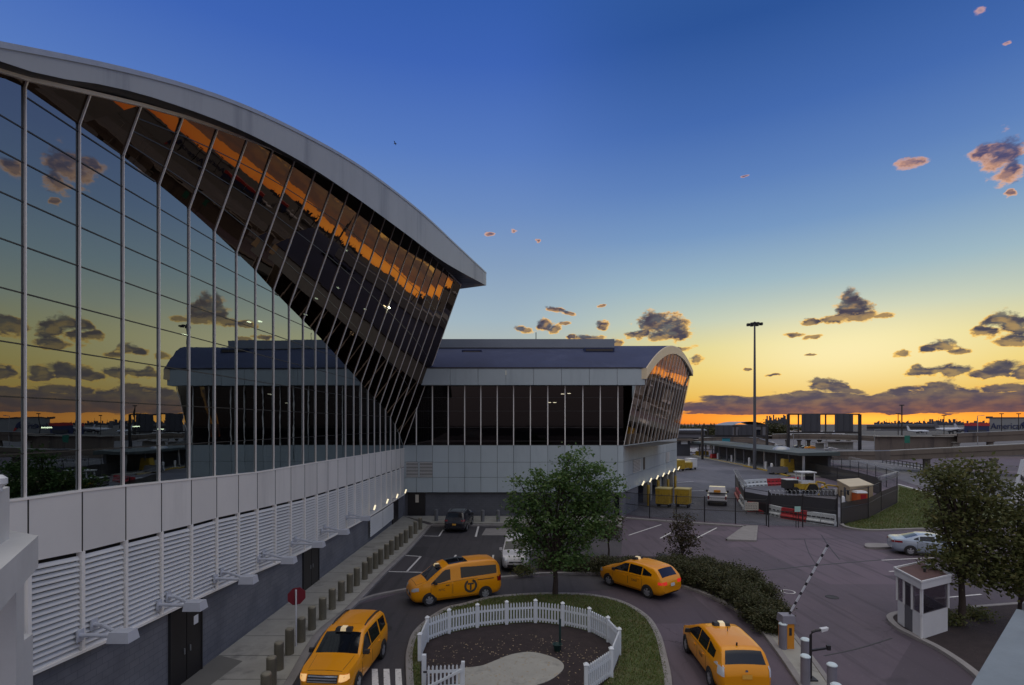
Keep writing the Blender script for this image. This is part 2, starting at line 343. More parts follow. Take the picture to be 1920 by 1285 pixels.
# ------------------------------------------------------------------ geometry helpers
def at(x, y, Y): return Vector(((x-CX)/F*Y, Y, EYE+(HOR-y)/F*Y))
def gp(x, y, h=0.0):
    Y = F*(EYE-h)/(y-HOR); return Vector(((x-CX)/F*Y, Y, h))
class MB:
    def __init__(s): s.v = []; s.f = []
    def add(s, vs, fs):
        o = len(s.v); s.v += [tuple(p) for p in vs]; s.f += [tuple(i+o for i in f) for f in fs]; return s
    def quad(s, *p): return s.add(p, [tuple(range(len(p)))])
    def hexa(s, b, t):
        n = len(b); fs = [tuple(range(n-1, -1, -1)), tuple(range(n, 2*n))]+[(i, (i+1) % n, n+(i+1) % n, n+i) for i in range(n)]
        return s.add(list(b)+list(t), fs)
    def box(s, c, d, rz=0.0):
        cs, sn = math.cos(rz), math.sin(rz); b = []
        for (u, w) in ((-1, -1), (1, -1), (1, 1), (-1, 1)):
            X, Y_ = u*d[0]/2, w*d[1]/2; b.append((c[0]+X*cs-Y_*sn, c[1]+X*sn+Y_*cs))
        return s.hexa([(p[0], p[1], c[2]-d[2]/2) for p in b], [(p[0], p[1], c[2]+d[2]/2) for p in b])
    def prism(s, pts, z0, z1):
        a = sum(pts[i][0]*pts[(i+1) % len(pts)][1]-pts[(i+1) % len(pts)][0]*pts[i][1] for i in range(len(pts)))
        if a < 0: pts = pts[::-1]
        return s.hexa([(p[0], p[1], z0) for p in pts], [(p[0], p[1], z1) for p in pts])
    def bar(s, a, b, w, h=None, up=(0, 0, 1)):
        a, b = Vector(a), Vector(b); h = w if h is None else h; d = (b-a).normalized(); u = Vector(up)
        if abs(d.dot(u)) > .98: u = Vector((1, 0, 0))
        sd = d.cross(u).normalized()*w/2; uu = sd.cross(d).normalized()*h/2
        q = [-sd-uu, sd-uu, sd+uu, -sd+uu]
        return s.hexa([a+k for k in q], [b+k for k in q])
    def tube(s, pts, r, n=8, cap=True):
        pts = [Vector(p) for p in pts]; rs = r if isinstance(r, (list, tuple)) else [r]*len(pts); vs = []; fs = []
        for i, p in enumerate(pts):
            d = (pts[min(i+1, len(pts)-1)]-pts[max(i-1, 0)]).normalized(); u = Vector((0, 0, 1)) if abs(d.z) < .9 else Vector((1, 0, 0))
            e1 = d.cross(u).normalized(); e2 = d.cross(e1)
            vs += [p+(e1*math.cos(2*PI*k/n)+e2*math.sin(2*PI*k/n))*rs[i] for k in range(n)]
        for i in range(len(pts)-1):
            fs += [(i*n+k, i*n+(k+1) % n, (i+1)*n+(k+1) % n, (i+1)*n+k) for k in range(n)]
        if cap: fs += [tuple(range(n-1, -1, -1)), tuple((len(pts)-1)*n+k for k in range(n))]
        return s.add(vs, fs)
    def lathe(s, c, prof, n=16):
        vs = []; fs = []
        for (r, z) in prof: vs += [(c[0]+r*math.cos(2*PI*k/n), c[1]+r*math.sin(2*PI*k/n), c[2]+z) for k in range(n)]
        for i in range(len(prof)-1): fs += [(i*n+k, i*n+(k+1) % n, (i+1)*n+(k+1) % n, (i+1)*n+k) for k in range(n)]
        fs += [tuple(range(n-1, -1, -1)), tuple((len(prof)-1)*n+k for k in range(n))]
        return s.add(vs, fs)
    def grid(s, rows):
        m_ = len(rows[0]); vs = [p for r in rows for p in r]
        return s.add(vs, [(i*m_+j, i*m_+j+1, (i+1)*m_+j+1, (i+1)*m_+j) for i in range(len(rows)-1) for j in range(m_-1)])
    def build(s, name, m_, parent=None, smooth=False, ang=35, local=False):
        me = bpy.data.meshes.new(name); vs = np.array(s.v, dtype=float)
        o = bpy.data.objects.new(name, me)
        if parent is None:
            c = (vs.min(0)+vs.max(0))/2; off = np.array([c[0], c[1], vs[:, 2].min()]); o.location = off
        else:
            off = np.zeros(3)
            if not local:
                p = parent
                while p is not None: off += np.array(p.location); p = p.parent
            o.parent = parent
        me.from_pydata((vs-off).tolist(), [], s.f)
        if isinstance(m_, str): m_ = M[m_]
        me.materials.append(m_)
        if smooth:
            me.shade_smooth()
            me.set_sharp_from_angle(angle=math.radians(ang))
        me.update(); COL.objects.link(o); return o

def tag(o, label, cat, group=None, kind=None):
    if label: o['label'] = label
    if cat: o['category'] = cat
    if group: o['group'] = group
    if kind: o['kind'] = kind
    return o
def empty(name, loc, label, cat, group=None, rz=0.0, sc=None):
    o = bpy.data.objects.new(name, None); COL.objects.link(o); o.location = loc; o.rotation_euler = (0, 0, rz); o.empty_display_size = .3
    if sc: o.scale = (sc, sc, sc)
    return tag(o, label, cat, group)
def struct(mb, name, m_, smooth=False): return tag(mb.build(name, m_, None, smooth), None, None, None, 'structure')
def dup(src, loc, rz=None, label=None, sc=None, group=None):
    def rec(o, par):
        c = o.copy(); COL.objects.link(c)
        if par is not None: c.parent = par
        for ch in [q for q in kids.get(o.name, [])]: rec(ch, c)
        return c
    kids = {}
    for q in bpy.data.objects:
        if q.parent: kids.setdefault(q.parent.name, []).append(q)
    r = rec(src, None); r.location = loc
    if rz is not None: r.rotation_euler = (0, 0, rz)
    if sc: r.scale = (sc, sc, sc)
    if label: r['label'] = label
    if group: r['group'] = group
    return r
ORD = ['nearest', 'second', 'third', 'fourth', 'fifth', 'sixth', 'seventh', 'eighth', 'ninth', 'tenth', 'eleventh', 'twelfth', 'thirteenth', 'fourteenth', 'fifteenth',
       'sixteenth', 'seventeenth', 'eighteenth', 'nineteenth', 'twentieth', 'twenty-first', 'twenty-second', 'twenty-third', 'twenty-fourth']
def ipx(pts):
    xs = np.array([p[0] for p in pts], float); ys = np.array([p[1] for p in pts], float)
    def f(x):
        if x < xs[0]: return ys[0]+(x-xs[0])*(ys[1]-ys[0])/(xs[1]-xs[0])
        if x > xs[-1]: return ys[-1]+(x-xs[-1])*(ys[-1]-ys[-2])/(xs[-1]-xs[-2])
        return float(np.interp(x, xs, ys))
    return f
def text_mesh(txt, size, name, m_, parent, mtx, extrude=.01):
    cu = bpy.data.curves.new(name, 'FONT'); cu.body = txt; cu.size = size; cu.extrude = extrude; cu.align_x = 'CENTER'; cu.align_y = 'CENTER'; cu.resolution_u = 3
    t = bpy.data.objects.new('tmp', cu); COL.objects.link(t)
    bpy.context.view_layer.update()
    me = bpy.data.meshes.new_from_object(t.evaluated_get(bpy.context.evaluated_depsgraph_get()))
    bpy.data.objects.remove(t); bpy.data.curves.remove(cu)
    me.transform(mtx); me.materials.clear(); me.materials.append(M[m_])
    o = bpy.data.objects.new(name, me); o.parent = parent; COL.objects.link(o); return o
# smooth polyline through points (Catmull-Rom)
def smooth_line(pts, n=6):
    pts = [Vector(p) for p in pts]; out = []
    for i in range(len(pts)-1):
        p0, p1, p2, p3 = pts[max(i-1, 0)], pts[i], pts[i+1], pts[min(i+2, len(pts)-1)]
        for k in range(n):
            t = k/n; out.append(.5*((2*p1)+(p2-p0)*t+(2*p0-5*p1+4*p2-p3)*t*t+(3*p1-p0-3*p2+p3)*t**3))
    out.append(pts[-1]); return out
def strip(mb, pts, w, z0, z1):                # a ribbon of width w laid along a ground line
    rows = []
    for i, p in enumerate(pts):
        d = (Vector(pts[min(i+1, len(pts)-1)])-Vector(pts[max(i-1, 0)])); d.z = 0; d.normalize(); s_ = Vector((-d.y, d.x, 0))*w/2
        a, b = Vector(p)+s_, Vector(p)-s_
        rows.append([(a.x, a.y, z0), (a.x, a.y, z1-.015), (a.x-s_.x*.15, a.y-s_.y*.15, z1), (b.x+s_.x*.15, b.y+s_.y*.15, z1), (b.x, b.y, z1-.015), (b.x, b.y, z0)])
    mb.grid(rows); return mb
def poly(px, h=0.0): return [gp(x, y, h) for x, y in px]

# ================================================================== GROUND
g = MB(); g.quad((-6000, -300, 0), (6000, -300, 0), (6000, 9000, 0), (-6000, 9000, 0)); struct(g, 'ground', 'asphalt')
def sheet(name, pts, z, m_):
    mb = MB(); pts = [Vector(p) for p in pts]
    a = sum(pts[i].x*pts[(i+1) % len(pts)].y-pts[(i+1) % len(pts)].x*pts[i].y for i in range(len(pts)))
    if a < 0: pts = pts[::-1]
    mb.quad(*[(p.x, p.y, z) for p in pts]); return struct(mb, name, m_)
sheet('airfield', [(-6000, 230, 0), (6000, 230, 0), (6000, 8900, 0), (-6000, 8900, 0)], .004, 'field')
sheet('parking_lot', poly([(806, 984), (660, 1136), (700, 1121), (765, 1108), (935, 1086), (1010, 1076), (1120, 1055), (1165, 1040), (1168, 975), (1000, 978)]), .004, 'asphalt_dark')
sheet('apron', [gp(1180, 966), gp(1420, 985), gp(1572, 988), gp(1600, 930), gp(1480, 893), gp(1340, 863), gp(1290, 848), gp(1262, 852), gp(1262, 890), gp(1180, 940)], .004, 'asphalt_apron')
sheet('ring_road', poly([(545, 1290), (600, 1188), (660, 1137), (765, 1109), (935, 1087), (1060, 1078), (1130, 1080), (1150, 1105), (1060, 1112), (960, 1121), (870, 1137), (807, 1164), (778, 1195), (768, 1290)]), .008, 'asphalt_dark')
# road markings
mk = MB()
def line(a, b, w=.12, z=.013):
    a, b = gp(*a), gp(*b); d = (b-a); d.normalize(); s_ = Vector((-d.y, d.x, 0))*w/2
    mk.quad(*[(p.x, p.y, z) for p in (a-s_, b-s_, b+s_, a+s_)])
for a, b in [((748, 1041), (789, 1044)), ((789, 1044), (763, 1072)), ((720, 1072), (798, 1074)), ((784, 1005), (823, 1006)), ((823, 1006), (831, 994)), ((898, 984), (892, 1007)),
             ((855, 1041), (848, 1054)), ((925, 1041), (923, 1054)), ((1179, 1004), (1240, 984)), ((1238, 1010), (1258, 999)), ((1305, 1010), (1344, 990)),
             ((1653, 1051), (1752, 1046)), ((1667, 1072), (1690, 1071)), ((1752, 1123), (1840, 1115))]:
    line(a, b, .13 if a[1] > 1000 else .16)
line((1270, 905), (1300, 903), .2); line((1290, 921), (1320, 920), .2)
for k in range(4):                                      # worn crossing by the SUV
    x0 = 704+k*22; mk.quad(*[(p.x, p.y, .013) for p in (gp(x0-6, 1300), gp(x0+7, 1300), gp(x0+4, 1255), gp(x0-7, 1255))])
a0 = gp(1478, 1110); R1 = .36
n_ = 28
mk.add([(a0.x+r*math.cos(2*PI*k/n_), a0.y+r*math.sin(2*PI*k/n_), .013) for r in (R1, R1-.07) for k in range(n_)], [(k, (k+1) % n_, n_+(k+1) % n_, n_+k) for k in range(n_)])
struct(mk, 'road_markings', 'white_mark')
sheet('paving', [gp(911, 991), gp(968, 991), gp(966, 1004), gp(903, 1004)], .010, 'kerb')
sm = MB(); strip(sm, smooth_line([gp(1400, 1073), gp(1500, 1063), gp(1580, 1056), gp(1651, 1050)], 5), .14, .002, .007)
strip(sm, smooth_line([gp(1545, 1230), gp(1610, 1216), gp(1672, 1197)], 5), .07, .002, .007)
strip(sm, smooth_line([gp(1540, 1003), gp(1553, 1023), gp(1575, 1050)], 4), .07, .002, .007)
strip(sm, smooth_line([gp(1508, 1010), gp(1516, 1035), gp(1530, 1058)], 4), .05, .002, .007)
struct(sm, 'road_seams', M['trim'])
# sidewalk along the terminal, with kerb
WD, WS = 11.77, .025
def wallX(Y): return -WD+WS*Y
def wY(x): return WD*1000/(985-x)
Y2 = 51.5
kline = [gp(x, y, .13) for x, y in [(455, 1400), (540, 1283), (597, 1188), (657, 1137), (720, 1072), (762, 1032), (806, 984)]]
kl = smooth_line(kline, 5)
sw = MB(); sw.prism([(wallX(6)+.02, 6, 0)]+[(p.x-.16, p.y, 0) for p in kl]+[(wallX(Y2-2.5), Y2-.1, 0)], 0, .13)
struct(sw, 'sidewalk', 'concrete')
kb = MB(); strip(kb, kl, .32, 0, .137); strip(kb, [gp(806, 984, .13), gp(900, 984, .13), gp(1000, 985, .13), gp(1165, 986, .13)], .3, 0, .137)
strip(kb, smooth_line([gp(657, 1137), gp(700, 1120), gp(765, 1107)], 5), .22, 0, .12)
strip(kb, smooth_line([gp(930, 1086), gp(960, 1083), gp(1010, 1078)], 4), .25, 0, .12)
struct(kb, 'kerb_sidewalk', 'kerb', True)
sw = MB(); sw.prism([gp(810, 983.2), gp(1165, 985), (10.7, Y2-.1, 0), (wallX(Y2), Y2-.1, 0)], 0, .13); struct(sw, 'pavement', 'concrete')
jm = MB()
for k in range(22):
    Y = 9+k*1.9; xr = None
    for i in range(len(kl)-1):
        if (kl[i].y-Y)*(kl[i+1].y-Y) <= 0: xr = kl[i].x
    if xr: jm.quad((wallX(Y)+.03, Y, .134), (xr-.17, Y, .134), (xr-.17, Y+.03, .134), (wallX(Y)+.03, Y+.03, .134))
struct(jm, 'pavement_joints', 'joint')
dm = MB(); dm.quad(*[(p.x, p.y, .1345) for p in (gp(395, 1225, .13), gp(455, 1240, .13), gp(375, 1300, .13), gp(310, 1300, .13))]); struct(dm, 'pavement_stain', mat('stained_concrete', (.15, .145, .13), .9, 0, .15, .8))
mh = MB()
for x, y, r_ in ((720, 1180, .36), (1300, 1180, .36), (1560, 1120, .32), (1240, 1040, .36)):
    c = gp(x, y); mh.lathe((c.x, c.y, 0), [(r_, .0), (r_, .016), (r_*.9, .02), (r_*.9, .014), (.02, .014)], 22)
struct(mh, 'road_manholes', mat('cast_iron', (.035, .033, .034), .6, .3, .2, 6))
# ring island
ring_px = [(769, 1290), (767, 1240), (770, 1217), (780, 1190), (807, 1164), (840, 1144), (870, 1137), (915, 1125), (960, 1120), (1013, 1117), (1060, 1117), (1111, 1120), (1164, 1132), (1209, 1158), (1232, 1192), (1244, 1234), (1253, 1290),
           (1240, 1350), (1150, 1400), (1000, 1420), (870, 1380), (790, 1330)]
ring = smooth_line([gp(x, y) for x, y in ring_px]+[gp(*ring_px[0])], 4)
kb = MB(); strip(kb, ring, .26, 0, .13); struct(kb, 'kerb_island', 'kerb', True)
gm = MB(); gm.prism([(p.x, p.y, 0) for p in ring[:-1]], 0, .10); struct(gm, 'island_lawn', 'grass')
posts_px = [(787, 1238), (801, 1203), (842, 1187), (895, 1176), (950, 1170), (1004, 1167), (1055, 1173), (1105, 1184), (1140, 1203), (1161, 1227), (1146, 1268), (1099, 1302)]
fp = [gp(x, y, .12) for x, y in posts_px]
soil_poly = fp+[gp(1000, 1345, .12), gp(880, 1345, .12), gp(797, 1300, .12)]
sheet('mulch_bed', [(p.x, p.y, 0) for p in smooth_line(soil_poly+[soil_poly[0]], 3)[:-1]], .108, 'soil')
pm = MB(); pm.prism([(p.x, p.y) for p in smooth_line([gp(x, y, .12) for x, y in [(860, 1253), (900, 1249), (923, 1241), (960, 1227), (1000, 1223), (1045, 1236), (1057, 1253), (1030, 1276), (980, 1292), (860, 1330)]]+[gp(860, 1253, .12)], 4)[:-1]], .10, .125)
struct(pm, 'path', 'concrete')
# hedge island, barrier island
hk = smooth_line([gp(x, y) for x, y in [(1010, 1078), (1120, 1077), (1190, 1083), (1250, 1094), (1320, 1115), (1390, 1151), (1424, 1179), (1459, 1223), (1498, 1280), (1535, 1340)]], 4)
kb = MB(); strip(kb, hk, .24, 0, .13)
strip(kb, smooth_line([gp(x, y) for x, y in [(1475, 1178), (1500, 1210), (1530, 1250), (1560, 1292), (1600, 1345)]], 4), .2, 0, .13); struct(kb, 'kerb_hedge', 'kerb', True)
sheet('barrier_island', poly([(1424, 1179), (1459, 1223), (1498, 1280), (1535, 1340), (1600, 1345), (1560, 1292), (1530, 1250), (1500, 1210), (1475, 1178)]), .10, 'concrete')
sheet('hedge_bed', poly([(1010, 1077), (1120, 1076), (1250, 1093), (1320, 1114), (1390, 1150), (1424, 1178), (1475, 1178), (1468, 1150), (1420, 1092), (1345, 1056), (1250, 1046), (1100, 1046), (1010, 1060)]), .09, 'soil')
# far kerbs and triangle island
kb = MB(); strip(kb, [gp(1165, 972), gp(1250, 979), gp(1340, 985), gp(1400, 989)], .35, 0, .14)
tri = [gp(1363, 1014), gp(1398, 988), gp(1419, 988), gp(1416, 1016)]
strip(kb, [tri[0], tri[1], tri[2], tri[3], tri[0]], .2, 0, .14)
strip(kb, smooth_line([gp(1581, 975), gp(1579, 986), gp(1600, 993), gp(1640, 996), (gp(1704, 994)), gp(1800, 991), gp(1920, 985)], 4), .28, 0, .14)
isl = smooth_line([gp(1621, 1026), gp(1628, 1022), gp(1680, 1024), gp(1682, 1029), gp(1630, 1030), gp(1621, 1026)], 3)
struct(kb, 'kerb_far', 'kerb', True)
tm = MB(); tm.prism([(p.x, p.y) for p in tri], 0, .13); tm.prism([(p.x, p.y) for p in isl[:-1]], 0, .15); struct(tm, 'traffic_island', 'kerb')
sheet('lawn', poly([(1579, 986), (1600, 993), (1640, 996), (1704, 994), (1800, 991), (1960, 985), (1960, 965), (1800, 945), (1730, 922), (1684, 910), (1682, 944), (1640, 966)]), .06, 'grass')
# bed by the booth
bk = smooth_line([gp(x, y) for x, y in [(1740, 1150), (1690, 1152), (1668, 1161), (1684, 1180), (1712, 1195), (1767, 1223), (1828, 1266), (1880, 1320)]], 4)
kb = MB(); strip(kb, bk, .26, 0, .14); strip(kb, [gp(1815, 1143), gp(1890, 1137), gp(1990, 1130)], .22, 0, .14); struct(kb, 'kerb_bed', 'kerb', True)
sheet('planting_bed', [(p.x, p.y, 0) for p in bk]+poly([(2150, 1330), (2150, 1128), (1990, 1130), (1890, 1137), (1815, 1143)]), .10, 'soil')
# roads beyond
sheet('road', poly([(1470, 853), (1560, 856), (1640, 862), (1740, 872), (1960, 905), (2200, 960), (2200, 1010), (1960, 968), (1800, 938), (1700, 904), (1640, 884), (1560, 867), (1480, 862)]), .008, 'road')
sheet('highway', poly([(1300, 843), (1440, 846), (1700, 850), (1960, 850), (2200, 850), (2200, 822), (1960, 822), (1640, 826), (1300, 822)]), .008, 'road')
hm = MB(); strip(hm, smooth_line([gp(1684, 908), gp(1730, 921), gp(1800, 944), gp(1960, 975)], 4), .3, .004, .016)
strip(hm, smooth_line([gp(1640, 868), gp(1740, 880), gp(1960, 920)], 4), .3, .004, .016)
struct(hm, 'road_edge_lines', 'white_mark')
# ================================================================== TERMINAL WITH LEANING GLASS
ridge = ipx([(0, 134), (73, 182), (149, 235), (225, 289), (291, 341), (348, 387), (399, 432), (443, 474), (479, 508), (511, 543), (541, 574), (570, 603), (595, 628), (620, 655), (680, 722), (725, 772), (745, 803), (757, 838)])
gtop = ipx([(0, 133), (73, 156), (174, 176), (259, 196), (337, 217), (404, 239), (461, 260), (514, 281), (558, 303), (598, 323), (631, 341), (662, 359), (690, 378), (715, 398), (759, 432), (808, 476), (865, 536)])
g0 = ipx([(20, 143), (45, 140), (143, 126), (222, 117), (478, 91), (600, 71), (757, 46)])
l1 = ipx([(73, 254), (140, 241), (221, 221), (291, 204), (350, 190), (402, 176), (480, 159), (570, 138), (660, 112), (757, 80)])
l0 = ipx([(72, 457), (233, 387), (356, 329), (449, 287), (549, 246), (620, 210), (688, 174), (757, 131)])
ftop = ipx([(0, 82), (191, 120), (343, 159), (465, 202), (587, 261), (685, 319), (783, 393), (857, 461), (914, 514)])
fbot = ipx([(0, 115), (78, 141), (196, 160), (294, 185), (440, 239), (563, 302), (661, 366), (759, 437), (832, 491), (914, 537)])
def smooth_ipx(f_, xs):
    pts = smooth_line([(x, f_(x), 0) for x in xs], 8); return ipx([(p.x, p.y) for p in pts])
ftop = smooth_ipx(ftop, [0, 191, 343, 465, 587, 685, 783, 857, 914]); fbot = smooth_ipx(fbot, [0, 90, 196, 300, 440, 563, 661, 759, 832, 914])
gtop = smooth_ipx(gtop, [0, 85, 174, 259, 337, 404, 461, 514, 598, 662, 715, 759, 808, 865])
def sta(Y):
    x = 985-WD*1000/Y; X = wallX(Y)
    zz = lambda f: EYE-f(x)/1000*Y
    zr = EYE+(HOR-max(ridge(x), gtop(x)))/1000*Y
    zg = zz(g0); zr = max(zr, zg+.02)
    y0 = HOR-(zr-EYE)*1000/Y; lo, hi = 0.0, 700.0
    if x <= 0: xt, yt = x, gtop(x)
    else:
        for _ in range(40):
            m_ = (lo+hi)/2
            if y0-m_ > gtop(x+.355*m_): lo = m_
            else: hi = m_
        xt, yt = x+.355*lo, y0-lo
    return dict(Y=Y, x=x, X=X, g=zg, l1=zz(l1), l0=zz(l0), r=zr, tX=(xt-CX)/1000*Y, tz=EYE+(HOR-yt)/1000*Y)
Ys = [4.87+1.53*k for k in range(5)]+[12.52+1.53*k for k in range(8)]+[23.23+(Y2-23.23)/17*k for k in range(1, 18)]
ST = [sta(Y) for Y in Ys]
ter = empty('terminal_building', (wallX(30), 30, 0), 'airport terminal with a sweeping arched roof and leaning mirrored glass wall', 'building')
def wp(Y, z, out=0.0): return Vector((wallX(Y)+out, Y, z))
bw = MB(); pb = MB(); jt = MB(); lb = MB()
for a, b in zip(ST[:-1], ST[1:]):
    bw.hexa([wp(a['Y'], 0, -.55), wp(b['Y'], 0, -.55), wp(b['Y'], 0, 0), wp(a['Y'], 0, 0)][::-1], [wp(a['Y'], a['l0']-.02, -.55), wp(b['Y'], b['l0']-.02, -.55), wp(b['Y'], b['l0']-.02, 0), wp(a['Y'], a['l0']-.02, 0)][::-1])
    e = .022
    pb.hexa([wp(a['Y']+e, a['l1'], -.25), wp(b['Y']-e, b['l1'], -.25), wp(b['Y']-e, b['l1'], .10), wp(a['Y']+e, a['l1'], .10)][::-1], [wp(a['Y']+e, a['g'], -.25), wp(b['Y']-e, b['g'], -.25), wp(b['Y']-e, b['g'], .10), wp(a['Y']+e, a['g'], .10)][::-1]); pb.build('wall_panel', 'panel', ter); pb = MB()
    jt.quad(wp(a['Y'], a['l0'], -.20), wp(b['Y'], b['l0'], -.20), wp(b['Y'], b['g'], -.20), wp(a['Y'], a['g'], -.20))
bw.build('base_wall', 'block', ter); jt.build('backing', 'dark', ter)
def louver(mb, A, B, za0, za1, zb0, zb1, n, parent_out=.10):
    for k in range(n):
        t0, t1 = k/n, (k+.62)/n
        lo = lambda P, z0, z1, t, out: wp(P, z0+(z1-z0)*t, out)
        p = [lo(A, za0, za1, t0, parent_out), lo(B, zb0, zb1, t0, parent_out), lo(B, zb0, zb1, t1, parent_out-.06), lo(A, za0, za1, t1, parent_out-.06)]
        q = [v-Vector((.0, 0, .022)) for v in p]
        mb.hexa(q, p)
for a, b in zip(ST[:-1], ST[1:]):
    if a['Y'] < 12.4:
        lv = MB(); lv.hexa([wp(a['Y']+.02, 0, -.2), wp(b['Y']-.02, 0, -.2), wp(b['Y']-.02, 0, .08), wp(a['Y']+.02, 0, .08)][::-1], [wp(a['Y']+.02, a['l1']-.03, -.2), wp(b['Y']-.02, b['l1']-.03, -.2), wp(b['Y']-.02, b['l1']-.03, .08), wp(a['Y']+.02, a['l1']-.03, .08)][::-1]); lv.build('lower_panel', 'panel', ter); continue
    lv = MB(); louver(lv, a['Y']+.07, b['Y']-.07, a['l0'], a['l1']-.05, b['l0'], b['l1']-.05, 18); lv.build('louver', 'louver', ter)
    fr = MB(); fr.bar(wp(a['Y'], a['l0'], .06), wp(a['Y'], a['l1'], .06), .10, .16); fr.bar(wp(a['Y'], a['l0']-.03, .05), wp(b['Y'], b['l0']-.03, .05), .22, .07)
    fr.build('louver_frame', 'mullion', ter)
# floors and lamps inside
inn = MB()
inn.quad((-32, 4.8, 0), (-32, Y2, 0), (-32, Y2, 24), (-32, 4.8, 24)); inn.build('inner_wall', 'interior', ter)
fl = MB()
for z, dpt in ((6.35, 20), (11.4, 14)):
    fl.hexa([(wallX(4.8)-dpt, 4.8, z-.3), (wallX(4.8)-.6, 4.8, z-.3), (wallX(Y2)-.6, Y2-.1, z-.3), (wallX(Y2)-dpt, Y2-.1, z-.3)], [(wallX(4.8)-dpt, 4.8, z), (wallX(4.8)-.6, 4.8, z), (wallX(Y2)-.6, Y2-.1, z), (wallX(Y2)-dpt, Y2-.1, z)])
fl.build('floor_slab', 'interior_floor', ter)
ic = MB()
for k in range(9):
    for d in (2.2, 9):
        ic.lathe((wallX(8+5*k)-d, 8+5*k, 6.35), [(.3, 0), (.3, 12)], 10)
ic.build('indoor_column', 'interior_floor', ter)
lm = MB()
for (x, y, Y) in [(495, 603, 26), (475, 604, 25), (230, 637, 18.5), (190, 643, 18), (655, 470, 38), (690, 580, 36), (735, 577, 38), (640, 540, 33), (100, 802, 16), (265, 800, 21), (310, 805, 23), (355, 628, 22), (600, 560, 30), (580, 590, 29)]:
    p = at(x, y, Y); p.x -= .2; lm.box(p, (.10, .26, .04))
lm.build('indoor_lamp', 'lamp_in', ter)
# glass bays
for i, (a, b) in enumerate(zip(ST[:-1], ST[1:])):
    if b['r']-b['g'] > .06:
        w_ = MB(); j = rng.normal(0, .0035, 3); w_.quad(wp(a['Y'], a['g'], j[0]), wp(b['Y'], b['g'], j[1]), wp(b['Y'], b['r'], j[2]), wp(a['Y'], a['r'], j[0]-j[1]+j[2])); w_.build('window', 'glass', ter)
    if b['tz']-b['r'] > .05:
        w_ = MB(); j = rng.normal(0, .006, 2)
        w_.quad(wp(a['Y'], a['r'], 0), wp(b['Y'], b['r'], 0), (b['tX']+j[0], b['Y'], b['tz']), (a['tX']+j[1], a['Y'], a['tz'])); w_.build('leaning_window', 'glass_lean', ter)
for a in ST:
    mu = MB()
    if a['r']-a['g'] > .06: mu.bar(wp(a['Y'], a['g']-.02, .03), wp(a['Y'], a['r']+.02, .03), .032, .05)
    if a['tz']-a['r'] > .05: mu.bar(wp(a['Y'], a['r'], .03), (a['tX']+.03, a['Y'], a['tz']), .032, .05)
    pj_ = MB(); pj_.bar(wp(a['Y'], a['l1'], .10), wp(a['Y'], a['g'], .10), .03, .012); pj_.build('panel_joint', 'trim', ter)
    mu.build('mullion', 'mullion', ter)
for z in [8.3, 9.62, 10.86, 12.06, 13.16, 14.2, 15.12, 15.92, 16.7, 17.5]:
    tr_ = MB()
    for a, b in zip(ST[:-1], ST[1:]):
        if a['g']+.1 < z and z < b['r']-.02 or (z < a['r'] and z < b['r'] and z > b['g']+.1):
            if z < a['r'] and z < b['r']: tr_.bar(wp(a['Y'], z, .012), wp(b['Y'], z, .008), .016, .03)
        elif a['r'] > z > a['g']+.1 or b['r'] > z > b['g']+.1:
            t = (z-a['r'])/(b['r']-a['r']+1e-9); Yc = a['Y']+t*(b['Y']-a['Y'])
            if a['r'] > z: tr_.bar(wp(a['Y'], z, .012), wp(min(max(Yc, a['Y']), b['Y']), z, .012), .03, .045)
    if tr_.v: tr_.build('transom', 'transom', ter)
for f in (.25, .5, .75):
    tr_ = MB()
    for a, b in zip(ST[:-1], ST[1:]):
        if a['tz']-a['r'] > 1.2:
            P = [Vector((wallX(q['Y'])+(q['tX']-wallX(q['Y']))*f+.01, q['Y'], q['r']+(q['tz']-q['r'])*f)) for q in (a, b)]
            tr_.bar(P[0], P[1], .02, .03)
    tr_.build('transom', 'transom', ter)
tb = MB()
for a, b in zip(ST[:-1], ST[1:]): tb.bar((a['tX']+.04, a['Y'], a['tz']), (b['tX']+.04, b['Y'], b['tz']), .10, .10)
tb.build('head_rail', 'mullion', ter); tb = MB()
for a, b in zip(ST[:-1], ST[1:]): tb.bar(wp(a['Y'], a['g'], .04), wp(b['Y'], b['g'], .04), .16, .05)
tb.build('sill_rail', 'mullion', ter)
# roof: fascia, soffit, top
RY = [4.87+.8*k for k in range(0, 61)]; RY = [y for y in RY if y < 53.4]+[53.4]
tXf = lambda Y: float(np.interp(Y, Ys+[53.4], [a['tX'] for a in ST]+[ST[-1]['tX']-.05])); tZf = lambda Y: float(np.interp(Y, Ys+[53.4], [a['tz'] for a in ST]+[ST[-1]['tz']+.05]))
RF = []
for Y in RY:
    ov = .55+1.85*(max(Y-5, 0)/48)**2.5; X = tXf(Y)+ov
    if Y < 12: X = tXf(12)+.57-(12-Y)*.03
    x = CX+1000*X/Y
    RF.append((X, Y, EYE+(HOR-fbot(x))/1000*Y, EYE+(HOR-ftop(x))/1000*Y))
fa = MB(); fa.grid([[(X, Y, zb), (X, Y, zt), (X-.12, Y, zt+.03)] for X, Y, zb, zt in RF]); e = RF[-1]
fa.quad((e[0], e[1], e[2]), (e[0]-34, e[1], e[2]), (e[0]-34, e[1], e[3]), (e[0], e[1], e[3])); fa.build('roof_fascia', 'fascia', ter)
rt = MB(); rt.grid([[(X-.12, Y, zt+.03), (X-6, Y, zt+.5), (X-34, Y, zt+.3)] for X, Y, zb, zt in RF]); rt.build('roof', 'roofedge', ter)
dr = MB(); dr.grid([[(X+.03, Y, zt-.09), (X+.03, Y, zt+.05), (X-.1, Y, zt+.05)] for X, Y, zb, zt in RF]); dr.build('roof_edge_flashing', 'steel', ter)
